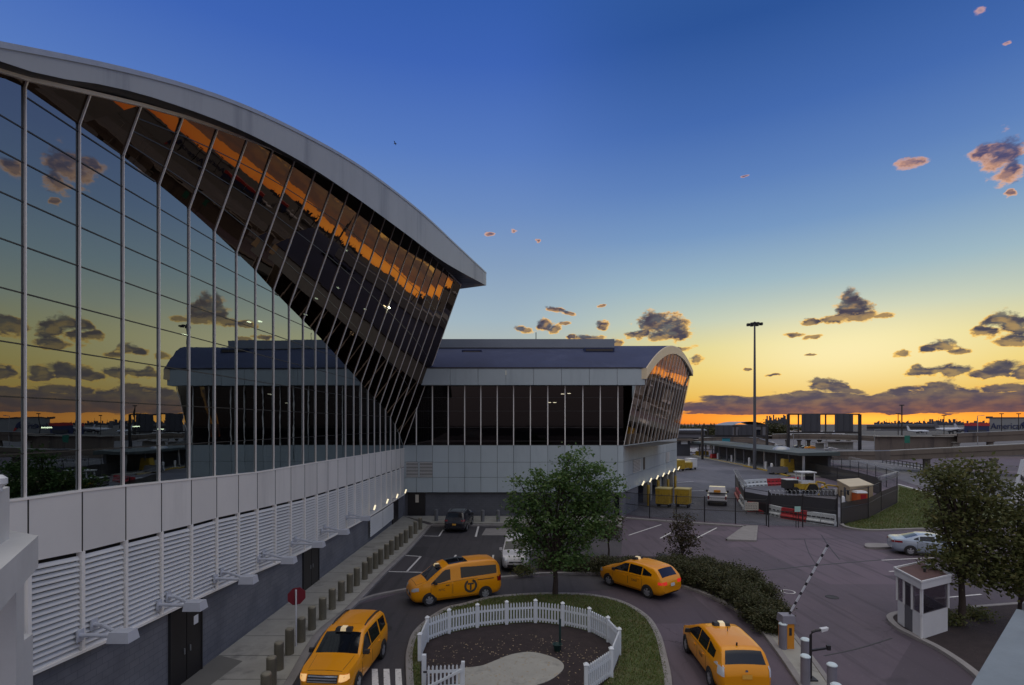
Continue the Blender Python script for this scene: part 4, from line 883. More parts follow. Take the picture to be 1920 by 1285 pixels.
# ================================================================== VEHICLES
def make_car(name, label, paint, sp, group=None, loc=(0, 0, 0), rz=0, cat='car'):
    root = empty(name, loc, label, cat, group, rz)
    Lh, w0 = sp['L']/2, sp['W']/2
    top, belt, wid, bot = ipx(sp['top']), ipx(sp['belt']), ipx(sp['wid']), ipx(sp['bot'])
    tum = sp.get('tum', .30)
    def sec(x):
        zt, zb = top(x), bot(x); be = min(belt(x), zt-.03); w = w0*wid(x); g_ = zt-be; yr = max(w*.965-tum*g_, w*.45)
        lo = [(0, zb), (w*.84, zb), (w*.95, zb+.09), (w*.995, zb+.25*(be-zb)+.04), (w, zb+.62*(be-zb)), (w*.985, be-.06*(be-zb)), (w*.965, be)]
        up = [(yr+(w*.965-yr)*.28, be+.72*g_), (yr+(w*.965-yr)*.06, be+.90*g_), (yr*.93, be+.975*g_), (yr*.75, zt), (yr*.4, zt+.016), (0, zt+.022)]
        return lo+up
    xs = sorted(set([round(-Lh+sp['L']*k/44, 4) for k in range(45)]+[round(-Lh+.03, 4), round(Lh-.03, 4)]))
    rows = []
    for x in xs:
        h = sec(x); rows.append([(x, -y, z) for y, z in h]+[(x, y, z) for y, z in h[::-1][1:-1]]+[(x, -h[0][0], h[0][1])])
    b = MB(); b.grid(rows); n = len(rows[0])-1
    b.add([p for p in rows[0][:n]], [tuple(range(n))]); b.add([p for p in rows[-1][:n]], [tuple(range(n-1, -1, -1))])
    b.build('body', paint, root, True, 40, True)
    def yside(x, z):
        h = sec(x)[1:10]; return float(np.interp(z, [p[1] for p in h], [p[0] for p in h]))
    def ztop(x, y):
        h = sec(x)[6:][::-1]; return float(np.interp(abs(y), [p[0] for p in h], [p[1] for p in h]))
    def side(nm, m_, x0, x1, lo, hi, par=None, off=.008, sides=(-1, 1), nx=8, nz=4):
        os_ = []
        for s in sides:
            R = []
            for i in range(nx+1):
                x = x0+(x1-x0)*i/nx; a = lo(x) if callable(lo) else lo; c = hi(x) if callable(hi) else hi
                R.append([(x, s*(yside(x, a+(c-a)*j/nz)+off), a+(c-a)*j/nz) for j in range(nz+1)])
            q = MB(); q.grid(R if s < 0 else [r[::-1] for r in R]); os_.append(q.build(nm, m_, par or root, True, 60, True))
        return os_
    def topp(nm, m_, x0, x1, wa, wb, off=.008, nx=6, ny=10, bow=0.0):
        R = []
        for i in range(nx+1):
            t = i/nx; ww = wa+(wb-wa)*t; r = []
            for j in range(ny+1):
                y = ww*(2*j/ny-1); x = x0+(x1-x0)*t-bow*(y/ww)**2*(1 if x1 > x0 else -1)*math.copysign(1, x0+x1)
                r.append((x, y, ztop(x, y)+off))
            R.append(r)
        q = MB(); q.grid([r[::-1] for r in R]); return q.build(nm, m_, root, True, 60, True)
    def endp(nm, m_, end, ya, yb, za, zb2, off=.012, par=None, ny=6, nz=3, mirror=False):
        def xf(y, z):
            rng_ = np.linspace(end*Lh, 0, 160)
            for x in rng_:
                if z <= ztop(x, y)+1e-4 and z >= bot(x)-.01 and (abs(y) <= yside(x, min(z, sec(x)[9][1]))+1e-4): return x
            return end*Lh*.8
        R = []
        for i in range(ny+1):
            y = ya+(yb-ya)*i/ny; R.append([(xf(y, za+(zb2-za)*j/nz)+end*off, y, za+(zb2-za)*j/nz) for j in range(nz+1)])
        q = MB(); q.grid(R if end > 0 else [r[::-1] for r in R]); o = q.build(nm, m_, par or root, True, 60, True)
        return o
    # glass
    ws = sp['ws']; topp('windshield', 'carglass', ws[0], ws[1], ws[2], ws[3])
    rw = sp.get('rw')
    if rw: topp('rear_window', 'carglass', rw[0], rw[1], rw[2], rw[3])
    for (x0, x1, lo, hi) in sp['win']: side('side_window', 'carglass', x0, x1, ipx(lo), ipx(hi))
    for (x0, x1) in sp.get('doors', []):
        side('door_seam', 'trim', x0-.014, x1+.014, .325, lambda x: belt(x)-.016, None, .003); ds = side('door', paint, x0, x1, .34, lambda x: belt(x)-.03, None, .006)
        for s, d in zip((-1, 1), ds):
            q = MB(); hx = x0+.22; hz = belt(hx)-.14; q.box((hx, s*(yside(hx, hz)+.02), hz), (.17, .03, .035)); q.build('handle', sp.get('handle', paint), d, local=True)
    # wheels
    hx0, hx1 = sp['ws'][0]+.04, Lh-.26
    if cat == 'taxi': topp('bonnet_seam', 'trim', hx0-.012, hx1+.012, w0*.72+.012, w0*.62+.012, .002, 8, 8); topp('bonnet', paint, hx0, hx1, w0*.72, w0*.62, .007, 8, 8)
    if sp.get('lettering'):
        for s in (-1, 1):
            lx, lz = sp['lettering']; text_mesh('TAXI', .17, 'door_lettering', 'logo', root, Matrix(((-s, 0, 0, lx), (0, 0, s, s*(yside(lx, lz)+.016)), (0, 1, 0, lz), (0, 0, 0, 1))), .002)
    r = sp.get('wr', .325)
    for wx in sp['wheels']:
        for s in (-1, 1):
            yw = yside(wx, .5)
            q = MB(); nn = 22; ra = r*1.16
            q.add([(wx+ra*math.cos(PI*k/nn*1.16-.25), s*(yw+.006), r+ra*math.sin(PI*k/nn*1.16-.25)) for k in range(nn+1)]+[(wx, s*(yw+.006), r)], [(k, k+1, nn+1) if s < 0 else (k+1, k, nn+1) for k in range(nn)])
            q.build('wheel_arch', 'trim', root, local=True)
            q = MB(); prof = [(r*.62, -.10), (r*.93, -.10), (r, -.07), (r, .05), (r*.93, .09), (r*.66, .095), (r*.60, .07)]
            vs = []; fs = []; nn = 24
            for (rr, yy) in prof: vs += [(wx+rr*math.cos(2*PI*k/nn), s*(yw-.06+yy), r+rr*math.sin(2*PI*k/nn)) for k in range(nn)]
            for i in range(len(prof)-1): fs += [(i*nn+k, (i+1)*nn+k, (i+1)*nn+(k+1) % nn, i*nn+(k+1) % nn)[::s] for k in range(nn)]
            q.add(vs, fs); wo = q.build('wheel', 'tyre', root, True, 50, True)
            q = MB(); yy = yw+.018
            for k in range(sp.get('spokes', 5)):
                a = 2*PI*k/sp.get('spokes', 5)+.3; ca_, sa = math.cos(a), math.sin(a)
                for da in (-.16, .16):
                    q.bar((wx, s*yy, r), (wx+r*.6*math.cos(a+da), s*(yy-.012), r+r*.6*math.sin(a+da)), .05, .02, (0, 1, 0))
            q.add([(wx+rr*math.cos(2*PI*k/nn), s*(yy-dy_), r+rr*math.sin(2*PI*k/nn)) for rr, dy_ in ((r*.66, .004), (r*.58, .012), (r*.55, .05)) for k in range(nn)], [(i*nn+k, (i+1)*nn+k, (i+1)*nn+(k+1) % nn, i*nn+(k+1) % nn)[::s] for i in range(2) for k in range(nn)])
            q.add([(wx+r*.56*math.cos(2*PI*k/nn), s*(yy-.045), r+r*.56*math.sin(2*PI*k/nn)) for k in range(nn)], [tuple(range(nn))[::-s]])
            q.build('rim', 'rim', wo, local=True)
    # lights, grille, plates, mirrors
    hl = sp['hl']
    for s in (-1, 1): endp('headlight', sp.get('hlm', 'headlight'), 1, s*hl[0], s*hl[1], hl[2], hl[3], .012)
    tl = sp['tl']
    for s in (-1, 1): endp('taillight', sp.get('tlm', 'tail'), -1, s*tl[0], s*tl[1], tl[2], tl[3], .012)
    if 'tls' in sp:
        x0, x1, za, zb2 = sp['tls']; side('taillight_wrap', sp.get('tlm', 'tail'), x0, x1, za, zb2, nx=4, nz=2, off=.011)
    if 'hls' in sp:
        x0, x1, za, zb2 = sp['hls']; side('headlight_wrap', sp.get('hlm', 'headlight'), x0, x1, za, zb2, nx=4, nz=2, off=.011)
    gr = sp['gr']; go = endp('grille', 'trim', 1, -gr[0], gr[0], gr[1], gr[2], .014)
    if sp.get('bars'):
        for k in range(sp['bars']): z = gr[1]+(gr[2]-gr[1])*(k+.5)/sp['bars']; endp('grille_bar', 'chrome', 1, -gr[0]*.96, gr[0]*.96, z-.018, z+.018, .026, go, nz=1)
    endp('front_bumper', sp.get('bumper', 'trim'), 1, -w0*.82, w0*.82, sp['fb'][0], sp['fb'][1], .010)
    endp('rear_bumper', sp.get('bumper', 'trim'), -1, -w0*.82, w0*.82, sp['rb'][0], sp['rb'][1], .010)
    endp('number_plate', sp.get('platef', 'plate'), 1, -.16, .16, sp['pl'][0], sp['pl'][0]+.15, .03, ny=2, nz=1)
    endp('number_plate', sp.get('plate', 'plate'), -1, -.16, .16, sp['pl'][1], sp['pl'][1]+.15, .03, ny=2, nz=1)
    mx, mz = sp['mir']
    for s in (-1, 1):
        q = MB(); yy = yside(mx, mz); q.box((mx+.02, s*(yy+.03), mz-.03), (.06, .12, .04)); c = (mx, s*(yy+.14), mz+.02)
        q.hexa([(c[0]-.06, c[1]-.09, c[2]-.07), (c[0]+.07, c[1]-.07, c[2]-.06), (c[0]+.07, c[1]+.07, c[2]-.06), (c[0]-.06, c[1]+.09, c[2]-.07)], [(c[0]-.06, c[1]-.09, c[2]+.07), (c[0]+.05, c[1]-.06, c[2]+.06), (c[0]+.05, c[1]+.06, c[2]+.06), (c[0]-.06, c[1]+.09, c[2]+.07)]); q.build('mirror', sp.get('mirm', 'trim'), root, local=True)
    if sp.get('taxi') is not None:
        tx = sp['taxi']; z = ztop(tx, 0)
        q = MB(); q.hexa([(tx-.15, -.30, z-.01), (tx+.15, -.30, z-.01), (tx+.15, .30, z-.01), (tx-.15, .30, z-.01)], [(tx-.10, -.27, z+.11), (tx+.10, -.27, z+.11), (tx+.10, .27, z+.11), (tx-.10, .27, z+.11)]); so_ = q.build('roof_sign', 'trim', root, local=True)
        q = MB(); q.hexa([(tx-.155, -.10, z+.02), (tx+.155, -.10, z+.02), (tx+.155, .10, z+.02), (tx-.155, .10, z+.02)], [(tx-.11, -.09, z+.13), (tx+.11, -.09, z+.13), (tx+.11, .09, z+.13), (tx-.11, .09, z+.13)]); q.build('roof_sign_lamp', sp.get('signm', 'sign_on'), so_, local=True)
    if sp.get('rails'):
        for s in (-1, 1):
            q = MB(); yy = s*sp['rails'][2]; pts = [(x, yy, ztop(x, yy)+(.06 if 0 < i < 5 else 0)) for i, x in enumerate(np.linspace(sp['rails'][0], sp['rails'][1], 6))]; q.tube(pts, .028, 6); q.build('roof_rail', sp.get('railm', 'trim'), root, True, 60, True)
    root['_'] = 0; del root['_']
    return root, yside, ztop, side, endp, topp
def heading(dx_, dy_): return math.atan2(dy_, dx_)
wid_std = lambda Lh: [(-Lh, .80), (-Lh+.08, .90), (-Lh+.3, .97), (-Lh+.9, 1), (Lh-1.2, 1), (Lh-.5, .96), (Lh-.18, .88), (Lh-.05, .78), (Lh, .70)]
bot_std = lambda Lh: [(-Lh, .40), (-Lh+.15, .26), (-Lh+.5, .22), (Lh-.5, .20), (Lh-.15, .22), (Lh, .36)]
# SUV taxi (boxy)
suv = dict(L=4.44, W=1.81, top=[(-2.22, .80), (-2.16, 1.02), (-2.06, 1.16), (-1.90, 1.58), (-1.72, 1.68), (-1.2, 1.72), (-.2, 1.72), (.22, 1.68), (.50, 1.54), (1.06, 1.12), (1.25, 1.08), (1.9, 1.00), (2.08, .94), (2.17, .82), (2.22, .66)],
   belt=[(-2.22, 1.04), (1.0, 1.02), (2.22, .94)], wid=wid_std(2.22), bot=bot_std(2.22), tum=.26, ws=(1.02, .34, .74, .62), rw=(-2.02, -1.90, .62, .58),
   win=[(.02, .84, [(.02, 1.07), (.84, 1.07)], [(.02, 1.56), (.36, 1.53), (.84, 1.16)]), (-.95, -.05, [(-.95, 1.07), (-.05, 1.07)], [(-.95, 1.56), (-.05, 1.57)]), (-1.75, -1.08, [(-1.75, 1.12), (-1.08, 1.09)], [(-1.75, 1.50), (-1.08, 1.55)])],
   doors=[(.0, 1.0), (-1.0, -.04)], wheels=(-1.28, 1.33), wr=.34, hl=(.54, .80, .74, .93), hlm='headlight_on', hls=(1.95, 2.10, .76, .92), tl=(.66, .82, .86, 1.16), gr=(.50, .70, .92), bars=3, fb=(.26, .40), rb=(.28, .56), pl=(.50, .62), mir=(.80, 1.12), taxi=.30, rails=(-1.7, -.1, .60), bumper='trim')
t1, ys, zs, side, endp, topp = make_car('taxi_suv', 'orange-yellow taxi SUV with lit amber headlights facing the viewer at lower left', 'taxi', suv, 'yellow taxis', tuple(gp(652, 1262)), heading(-.07, -1), 'taxi')
topp('roof_hatch', 'taxi', -1.5, -.15, .5, .5, .006)
# minivan taxi
van = dict(L=4.70, W=1.76, top=[(-2.35, .85), (-2.31, 1.3), (-2.22, 1.76), (-2.05, 1.90), (-1.6, 1.95), (-.3, 1.96), (.55, 1.88), (.85, 1.76), (1.62, 1.17), (1.8, 1.12), (2.1, 1.02), (2.25, .90), (2.33, .76), (2.35, .62)],
   belt=[(-2.35, 1.20), (0, 1.14), (1.5, 1.02), (2.35, .94)], wid=wid_std(2.35), bot=bot_std(2.35), tum=.20, ws=(1.58, .82, .66, .62), rw=(-2.30, -2.22, .60, .58),
   win=[(.42, 1.42, [(.42, 1.20), (.9, 1.10), (1.42, 1.05)], [(.42, 1.70), (.72, 1.68), (1.42, 1.10)]), (-2.05, -.12, [(-2.05, 1.27), (-.12, 1.22)], [(-2.05, 1.68), (-.12, 1.74)])],
   doors=[(.36, 1.42), (-1.0, .30)], wheels=(-1.42, 1.50), wr=.315, hl=(.48, .76, .74, .92), hls=(2.02, 2.20, .78, .94), tl=(.70, .84, .85, 1.15), tls=(-2.33, -2.22, .85, 1.15), gr=(.42, .52, .62), fb=(.30, .38), rb=(.34, .52), pl=(.52, .70), mir=(1.22, 1.12), taxi=.92, handle='trim', spokes=6)
a, b = gp(807, 1137), gp(911, 1123); hd = (a-b); n_in = Vector((-hd.y, hd.x, 0)).normalized()
c = (a+b)/2; away = Vector((hd.y, -hd.x, 0)).normalized(); away = away if away.y > 0 else -away
t2, ys, zs, side, endp, topp = make_car('taxi_van', 'yellow taxi minivan seen side on with a round grey T emblem, beyond the picket fence', 'taxi', van, 'yellow taxis', tuple(c+away*.84), math.atan2(hd.y, hd.x), 'taxi')
topp('sunroof', 'carglass', .45, -.55, .56, .58, .012)
side('door_rail', 'trim', -2.15, -1.0, lambda x: 1.02, lambda x: 1.06, nx=3, nz=1)
for s, flip in ((1, 0), (-1, 1)):
    def em(u, v): x = -.62+u; z = .78+v; return (x, s*(ys(x, z)+.014), z)
    q = MB(); nn = 26; aa = [PI*.5+2*PI*.86*k/nn+.35 for k in range(nn+1)]
    q.add([em(r_*math.cos(t)*(1 if s > 0 else -1), r_*math.sin(t)) for r_ in (.34, .23) for t in aa], [(k, k+1, nn+2+k, nn+1+k) for k in range(nn)])
    for (u0, u1, v0, v1) in ((-.16, .16, .07, .15), (-.045, .045, -.2, .07)): q.quad(em(u0, v0), em(u1, v0), em(u1, v1), em(u0, v1))
    q.build('taxi_emblem', 'logo', t2, local=True)
    text_mesh('NYC', .16, 'door_lettering', 'logo', t2, Matrix(((-s, 0, 0, .88), (0, 0, s, s*(ys(.88, .75)+.014)), (0, 1, 0, .75), (0, 0, 0, 1))), .002)
# hatchback taxi
hat = dict(L=4.41, W=1.83, top=[(-2.20, .78), (-2.15, 1.0), (-2.05, 1.10), (-1.72, 1.48), (-1.5, 1.56), (-.9, 1.62), (-.2, 1.63), (.35, 1.55), (1.28, 1.08), (1.5, 1.02), (1.95, .90), (2.12, .78), (2.2, .60)],
   belt=[(-2.2, 1.08), (-1, 1.04), (1.2, .95), (2.2, .86)], wid=wid_std(2.2), bot=bot_std(2.2), tum=.36, ws=(1.24, .42, .72, .58), rw=(-2.02, -1.70, .60, .56),
   win=[(.02, 1.06, [(.02, 1.07), (1.06, 1.01)], [(.02, 1.50), (.3, 1.46), (1.06, 1.06)]), (-.88, -.05, [(-.88, 1.09), (-.05, 1.07)], [(-.88, 1.49), (-.05, 1.50)]), (-1.52, -.95, [(-1.52, 1.16), (-.95, 1.10)], [(-1.52, 1.26), (-.95, 1.47)])],
   doors=[(.0, 1.05), (-.95, -.04)], wheels=(-1.30, 1.35), wr=.325, hl=(.50, .80, .68, .84), hls=(1.85, 2.1, .72, .86), tl=(.42, .84, .80, .96), tlm='tail_on', tls=(-2.16, -1.95, .82, .96), gr=(.45, .40, .60), fb=(.24, .36), rb=(.24, .36), pl=(.45, .70), mir=(.92, 1.05), taxi=.05, signm='sign_on', lettering=(-.45, .74))
t3, ys, zs, *_ = make_car('taxi_hatchback', 'yellow taxi hatchback with lit red tail lamps driving away beside the hedge', 'taxi', hat, 'yellow taxis', tuple(gp(1197, 1104)), heading(-1.15, 1.5), 'taxi')
# estate taxi seen from behind
pri = dict(hat); pri.update(L=4.62, W=1.78, top=[(-2.31, .80), (-2.27, 1.02), (-2.2, 1.10), (-1.98, 1.50), (-1.8, 1.57), (-1.0, 1.61), (-.1, 1.60), (.4, 1.52), (1.45, 1.05), (1.65, .98), (2.1, .82), (2.25, .70), (2.31, .56)],
   belt=[(-2.31, 1.06), (1.2, .95), (2.31, .80)], wid=wid_std(2.31), bot=bot_std(2.31), tum=.32, rw=(-2.18, -1.96, .66, .58), ws=(1.40, .45, .72, .58), tl=(.72, .86, .78, 1.12), tls=(-2.26, -2.02, .80, 1.08), tlm='tail_clear',
   win=[(.02, 1.15, [(.02, 1.05), (1.15, 1.0)], [(.02, 1.48), (.35, 1.44), (1.15, 1.04)]), (-.92, -.05, [(-.92, 1.07), (-.05, 1.05)], [(-.92, 1.48), (-.05, 1.48)]), (-1.62, -1.0, [(-1.62, 1.12), (-1.0, 1.08)], [(-1.62, 1.36), (-1.0, 1.46)])], wheels=(-1.36, 1.42), rb=(.30, .44), pl=(.45, .74), plate='plate_y', taxi=.02, signm='sign_on', rails=None)
pc = gp(1388, 1300); hv = Vector((.03, 1, 0)).normalized()
t4, ys, zs, side, endp, topp = make_car('taxi_estate', 'golden yellow taxi estate car seen from behind near the barrier island', 'taxi', pri, 'yellow taxis', tuple(pc+hv*1.75), heading(hv.x, hv.y), 'taxi')
q = MB(); q.tube([(1.0-1.6, 0, zs(-.6, 0)), (-.62, 0, zs(-.6, 0)+.16)], .012, 6); q.tube([(-1.75, .12, zs(-1.75, 0)), (-1.77, .12, zs(-1.75, 0)+.10)], .03, 6); q.build('aerial', 'black', t4, local=True)
q = MB(); q.lathe((0, 0, 0), [(.05, -.01), (.05, .01)], 12); q.v = [(-2.285+z*.3, y, x+.97) for x, y, z in q.v]; q.build('badge', 'chrome', t4, local=True)
# silver sedan
sed = dict(L=4.82, W=1.83, top=[(-2.41, .82), (-2.36, 1.0), (-2.25, 1.06), (-1.75, 1.10), (-1.35, 1.22), (-.75, 1.43), (-.2, 1.47), (.35, 1.43), (1.25, 1.03), (1.5, .98), (2.1, .84), (2.34, .70), (2.41, .56)],
   belt=[(-2.41, 1.04), (-1, 1.02), (1.2, .92), (2.41, .80)], wid=wid_std(2.41), bot=bot_std(2.41), tum=.42, ws=(1.22, .45, .72, .56), rw=(-1.62, -.92, .66, .54),
   win=[(.05, 1.05, [(.05, 1.02), (1.05, .97)], [(.05, 1.36), (.4, 1.32), (1.05, 1.02)]), (-.85, -.02, [(-.85, 1.05), (-.02, 1.03)], [(-.85, 1.32), (-.02, 1.37)]), (-1.2, -.92, [(-1.2, 1.09), (-.92, 1.06)], [(-1.2, 1.15), (-.92, 1.28)])],
   doors=[(.0, 1.1), (-1.0, -.04)], wheels=(-1.40, 1.40), wr=.33, hl=(.5, .8, .64, .78), tl=(.46, .84, .82, .96), tls=(-2.36, -1.85, .84, .97), gr=(.4, .42, .62), fb=(.24, .34), rb=(.26, .40), pl=(.45, .70), mir=(.95, 1.0), mirm='silver')
q_ = gp(1707, 1042); hv = Vector((1, -.42, 0)).normalized(); sd = Vector((-hv.y, hv.x, 0))
make_car('sedan', 'silver-blue saloon car with red tail lamp parked beyond the guard booth', 'silver', sed, None, tuple(q_+hv*1.4+sd*.86), heading(hv.x, hv.y))
# black SUV from behind, white hatchback from the front
bsu = dict(suv); bsu.update(hlm='headlight', taxi=None, rails=(-1.7, -.1, .60), railm='chrome', tls=(-2.14, -1.95, .98, 1.12), tl=(.56, .86, .98, 1.12), plate='plate_y', pl=(.5, .66))
hv = Vector((.10, 1, 0)).normalized(); p = gp(852, 1000)
make_car('parked_suv', 'black SUV with an orange number plate parked facing the concourse wall', 'blackcar', bsu, None, tuple(p+hv*2.1), heading(hv.x, hv.y))
sou = dict(suv); sou.update(L=4.1, W=1.79, top=[(-2.05, .85), (-2.0, 1.2), (-1.85, 1.58), (-1.6, 1.64), (-.2, 1.64), (.3, 1.58), (.95, 1.10), (1.15, 1.06), (1.75, .96), (1.95, .84), (2.05, .62)], wid=wid_std(2.05), bot=bot_std(2.05), belt=[(-2.05, 1.04), (2.05, .9)], ws=(.92, .38, .74, .64), rw=(-1.96, -1.85, .6, .56),
   wheels=(-1.2, 1.3), hl=(.48, .80, .70, .88), hlm='headlight', hls=(1.7, 1.92, .74, .88), gr=(.40, .58, .66), fb=(.28, .48), pl=(.46, .66), taxi=None, rails=None, bars=0, mirm='whitecar', mir=(.7, 1.1),
   win=[(.0, .72, [(0, 1.08), (.72, 1.07)], [(0, 1.5), (.3, 1.46), (.72, 1.14)]), (-.85, -.06, [(-.85, 1.09), (-.06, 1.08)], [(-.85, 1.5), (-.06, 1.5)])], doors=[(.0, .95), (-.9, -.04)])
p = gp(968, 1074); make_car('parked_hatchback', 'white boxy hatchback parked nose out, half hidden by the leafy tree', 'whitecar', sou, None, tuple(p+Vector((0, 2.05, 0))), heading(-.02, -1))
# pickup from behind
p = gp(1362, 950); pk = empty('pickup_truck', p+Vector((0, 2.6, 0)), 'white pickup truck with a light bar, seen from behind inside the fenced yard', 'pickup truck', None, -.37)
def pkb(nm, m_, x0, x1, y0, y1, z0, z1, ty=0, tx_=0, par=None):
    q = MB(); P0 = [(x0, y0, z0), (x1, y0, z0), (x1, y1, z0), (x0, y1, z0)]; P1 = [(x0+tx_, y0+ty, z1), (x1-tx_, y0+ty, z1), (x1-tx_, y1-ty*2.2, z1), (x0+tx_, y1-ty*2.2, z1)]
    q.hexa(P0, P1); return q.build(nm, m_, par or pk, local=True)
pkb('bed', 'whitecar', -1.0, 1.0, -2.6, -.5, .55, 1.12); pkb('bed_floor', 'trim', -.82, .82, -2.45, -.6, 1.121, 1.13); pkb('hood', 'whitecar', -.98, .98, 1.2, 2.7, .55, 1.15, 0, .05)
pkb('body', 'whitecar', -1.0, 1.0, -.5, 1.2, .5, 1.15)
pkb('cab', 'whitecar', -.94, .94, -.5, 1.1, 1.15, 1.86, .18, .10)
q = MB(); q.quad((-.78, -.49+.03, 1.24), (.78, -.46, 1.24), (.72, -.35, 1.74), (-.72, -.35, 1.74)); q.build('rear_window', 'carglass', pk, local=True)
for s in (-1, 1):
    q = MB(); q.box((s*.88, -2.62, .92), (.16, .05, .34)); q.build('taillight', 'tail', pk, local=True)
    for y in (-1.7, 1.75):
        q = MB(); q.tube([(s*.98, y, .38), (s*.76, y, .38)], .38, 18); q.build('wheel', 'tyre', pk, True, 40, True)
    q = MB(); q.box((s*1.12, .85, 1.25), (.22, .1, .24)); q.build('mirror', 'trim', pk, local=True)
pkb('rear_bumper', 'trim', -.98, .98, -2.78, -2.6, .42, .58); pkb('tailgate', 'whitecar', -.84, .84, -2.63, -2.6, .62, 1.1)
pkb('light_bar', 'orange_y', -.35, .35, -.9, -.6, 1.30, 1.55); pkb('tool_rack', 'trim', -1.0, 1.0, -.72, -.6, 1.12, 1.24)
# motorcycle
p = gp(884, 983); mc = empty('motorcycle', p, 'dark motorcycle leaning beside the black SUV by the concourse wall', 'motorcycle')
for y in (-.35, 1.0):
    q = MB(); pts = [(p.x+.05*math.sin(a), p.y+y+.31*math.cos(a), .33+.31*math.sin(a)) for a in np.linspace(0, 2*PI, 17)]; q.tube(pts, .055, 8, False); q.build('wheel', 'tyre', mc, True)
q = MB(); q.tube([(p.x, p.y-.3, .62), (p.x, p.y+.1, .72), (p.x, p.y+.5, .85), (p.x, p.y+.75, .8)], [.10, .13, .17, .09], 8); q.build('body', 'blackcar', mc, True)
q = MB(); q.tube([(p.x, p.y+1.0, .34), (p.x, p.y+.78, 1.0)], .035, 6); q.tube([(p.x-.36, p.y+.62, 1.08), (p.x, p.y+.76, 1.02), (p.x+.36, p.y+.62, 1.08)], .025, 6); q.build('fork', 'chrome', mc, True)
q = MB(); q.box((p.x, p.y-.35, .80), (.34, .45, .08)); q.box((p.x, p.y+.2, .42), (.3, .45, .35)); q.build('seat', 'trim', mc)
q = MB(); q.box((p.x, p.y-.68, .72), (.16, .04, .10)); q.build('taillight', 'tail', mc)
# yellow carts
def cart(x, y, w, hgt, lab, rz=.0, d=2.2, nm='baggage_cart'):
    p = gp(x, y); o = empty(nm, p+Vector((0, d/2, 0)), lab, 'cart', 'yellow carts in the yard', rz)
    q = MB(); q.box((0, 0, .42+(hgt-.55)/2), (w, d, hgt-.55)); q.build('box', 'yellow', o, local=True)
    q = MB(); q.box((0, 0, hgt-.09), (w+.08, d+.08, .10)); q.build('lid', 'yellow_top', o, local=True)
    q = MB()
    for k in range(5): q.box((-w/2+w*(k+.5)/5, -d/2-.02, hgt*.52), (.06, .05, hgt-.75))
    q.build('rib', 'yellow', o, local=True)
    for sx in (-1, 1):
        for sy in (-1, 1):
            q = MB(); q.tube([(sx*(w/2-.28), sy*(d/2-.4), .2), (sx*(w/2-.10), sy*(d/2-.4), .2)], .2, 12); q.build('wheel', 'tyre', o, True, 40, True)
    q = MB(); q.bar((w/2-.1, -d/2, .42), (w/2+.55, -d/2-.3, .62), .09); q.build('tow_bar', 'steel', o, local=True)
    q = MB(); q.box((0, 0, .38), (w-.1, d-.1, .1)); q.build('chassis', 'trim', o, local=True)
    return o
cart(1249, 953, 1.5, 2.15, 'yellow steel cart with a pale lid, left of the pair by the fence', -.5, 1.5)
cart(1285, 953, 1.5, 2.10, 'yellow ribbed steel cart with a pale lid, right of the pair by the fence', -.5, 1.5)
cart(1272, 884, 2.2, 2.2, 'yellow cart half hidden behind the concourse corner', .3); cart(1290, 882, 1.5, 1.6, 'small orange-yellow cart farther up the yard, beside a white box', .2)
o = cart(1299, 881, 1.4, 2.2, 'pale box cart on yellow wheels farther up the yard', .2); 
for ch in o.children:
    if ch.name.startswith(('box', 'lid', 'rib')): ch.data = ch.data.copy(); ch.data.materials[0] = M['white']
# ================================================================== YARD: FENCE, BARRIERS, MACHINES
def fence_run(name, label, pts, h, panel, postm='black', zf0=0.0, zf1=None, rail=True, step=None):
    o = empty(name, pts[0], label, 'fence'); zf1 = h if zf1 is None else zf1
    for p in pts:
        q = MB(); q.tube([(p.x, p.y, 0), (p.x, p.y, h+.12)], .05, 6); q.build('post', postm, o)
    q = MB()
    for a, b in zip(pts[:-1], pts[1:]):
        q.quad((a.x, a.y, zf0), (b.x, b.y, zf0), (b.x, b.y, zf1), (a.x, a.y, zf1))
    q.build('mesh_panel', panel, o)
    if rail:
        q = MB()
        for a, b in zip(pts[:-1], pts[1:]):
            for z in (h, h*.5): q.tube([(a.x, a.y, z), (b.x, b.y, z)], .03, 5)
        q.build('rail', postm, o)
    return o
def coil(o, a, b, z, r=.24, pitch=.34):
    L_ = (b-a).length; n = int(L_/pitch*9); u = (b-a)/L_; v = Vector((-u.y, u.x, 0)); pts = []
    for k in range(n+1): t = k/n; an_ = 2*PI*k/9; pts.append(Vector((a.x, a.y, z))+u*(L_*t)+v*(r*math.cos(an_))+Vector((0, 0, r*math.sin(an_)+r)))
    q = MB(); q.tube(pts, .014, 3, False); return q.build('razor_wire', 'wire', o)
f1 = [gp(x, y) for x, y in [(1172, 966), (1218, 972), (1268, 976), (1321, 979), (1379, 982), (1437, 986)]]
fence_run('chain_link_fence', 'black chain-link fence in front of the yellow carts', f1, 2.25, 'chain')
f2_ = [gp(x, y) for x, y in [(1441, 988), (1505, 989), (1570, 988)]]
gtf = fence_run('chain_link_gate', 'black chain-link double gate with razor wire before the red and white barriers', f2_, 2.75, 'chain'); gtf['category'] = 'gate'
coil(gtf, f2_[0], f2_[1], 2.75); coil(gtf, f2_[1], f2_[2], 2.75)
f3 = [gp(x, y) for x, y in [(1577, 985), (1628, 974), (1652, 958), (1682, 943)]]
o = fence_run('screened_fence', 'black fence with dark fabric screen beside the lawn and tan site cabin', f3, 3.0, 'screen', zf1=2.0)
coil(o, f3[2], f3[3], 3.0, .3)
f4 = [gp(x, y) for x, y in [(1443, 964), (1505, 971), (1568, 979)]]
fence_run('screened_fence', 'low dark screen standing just behind the red and white barriers', f4, 2.05, 'screen')
f5 = [gp(x, y) for x, y in [(1379, 915), (1386, 935), (1396, 956), (1441, 966)]]
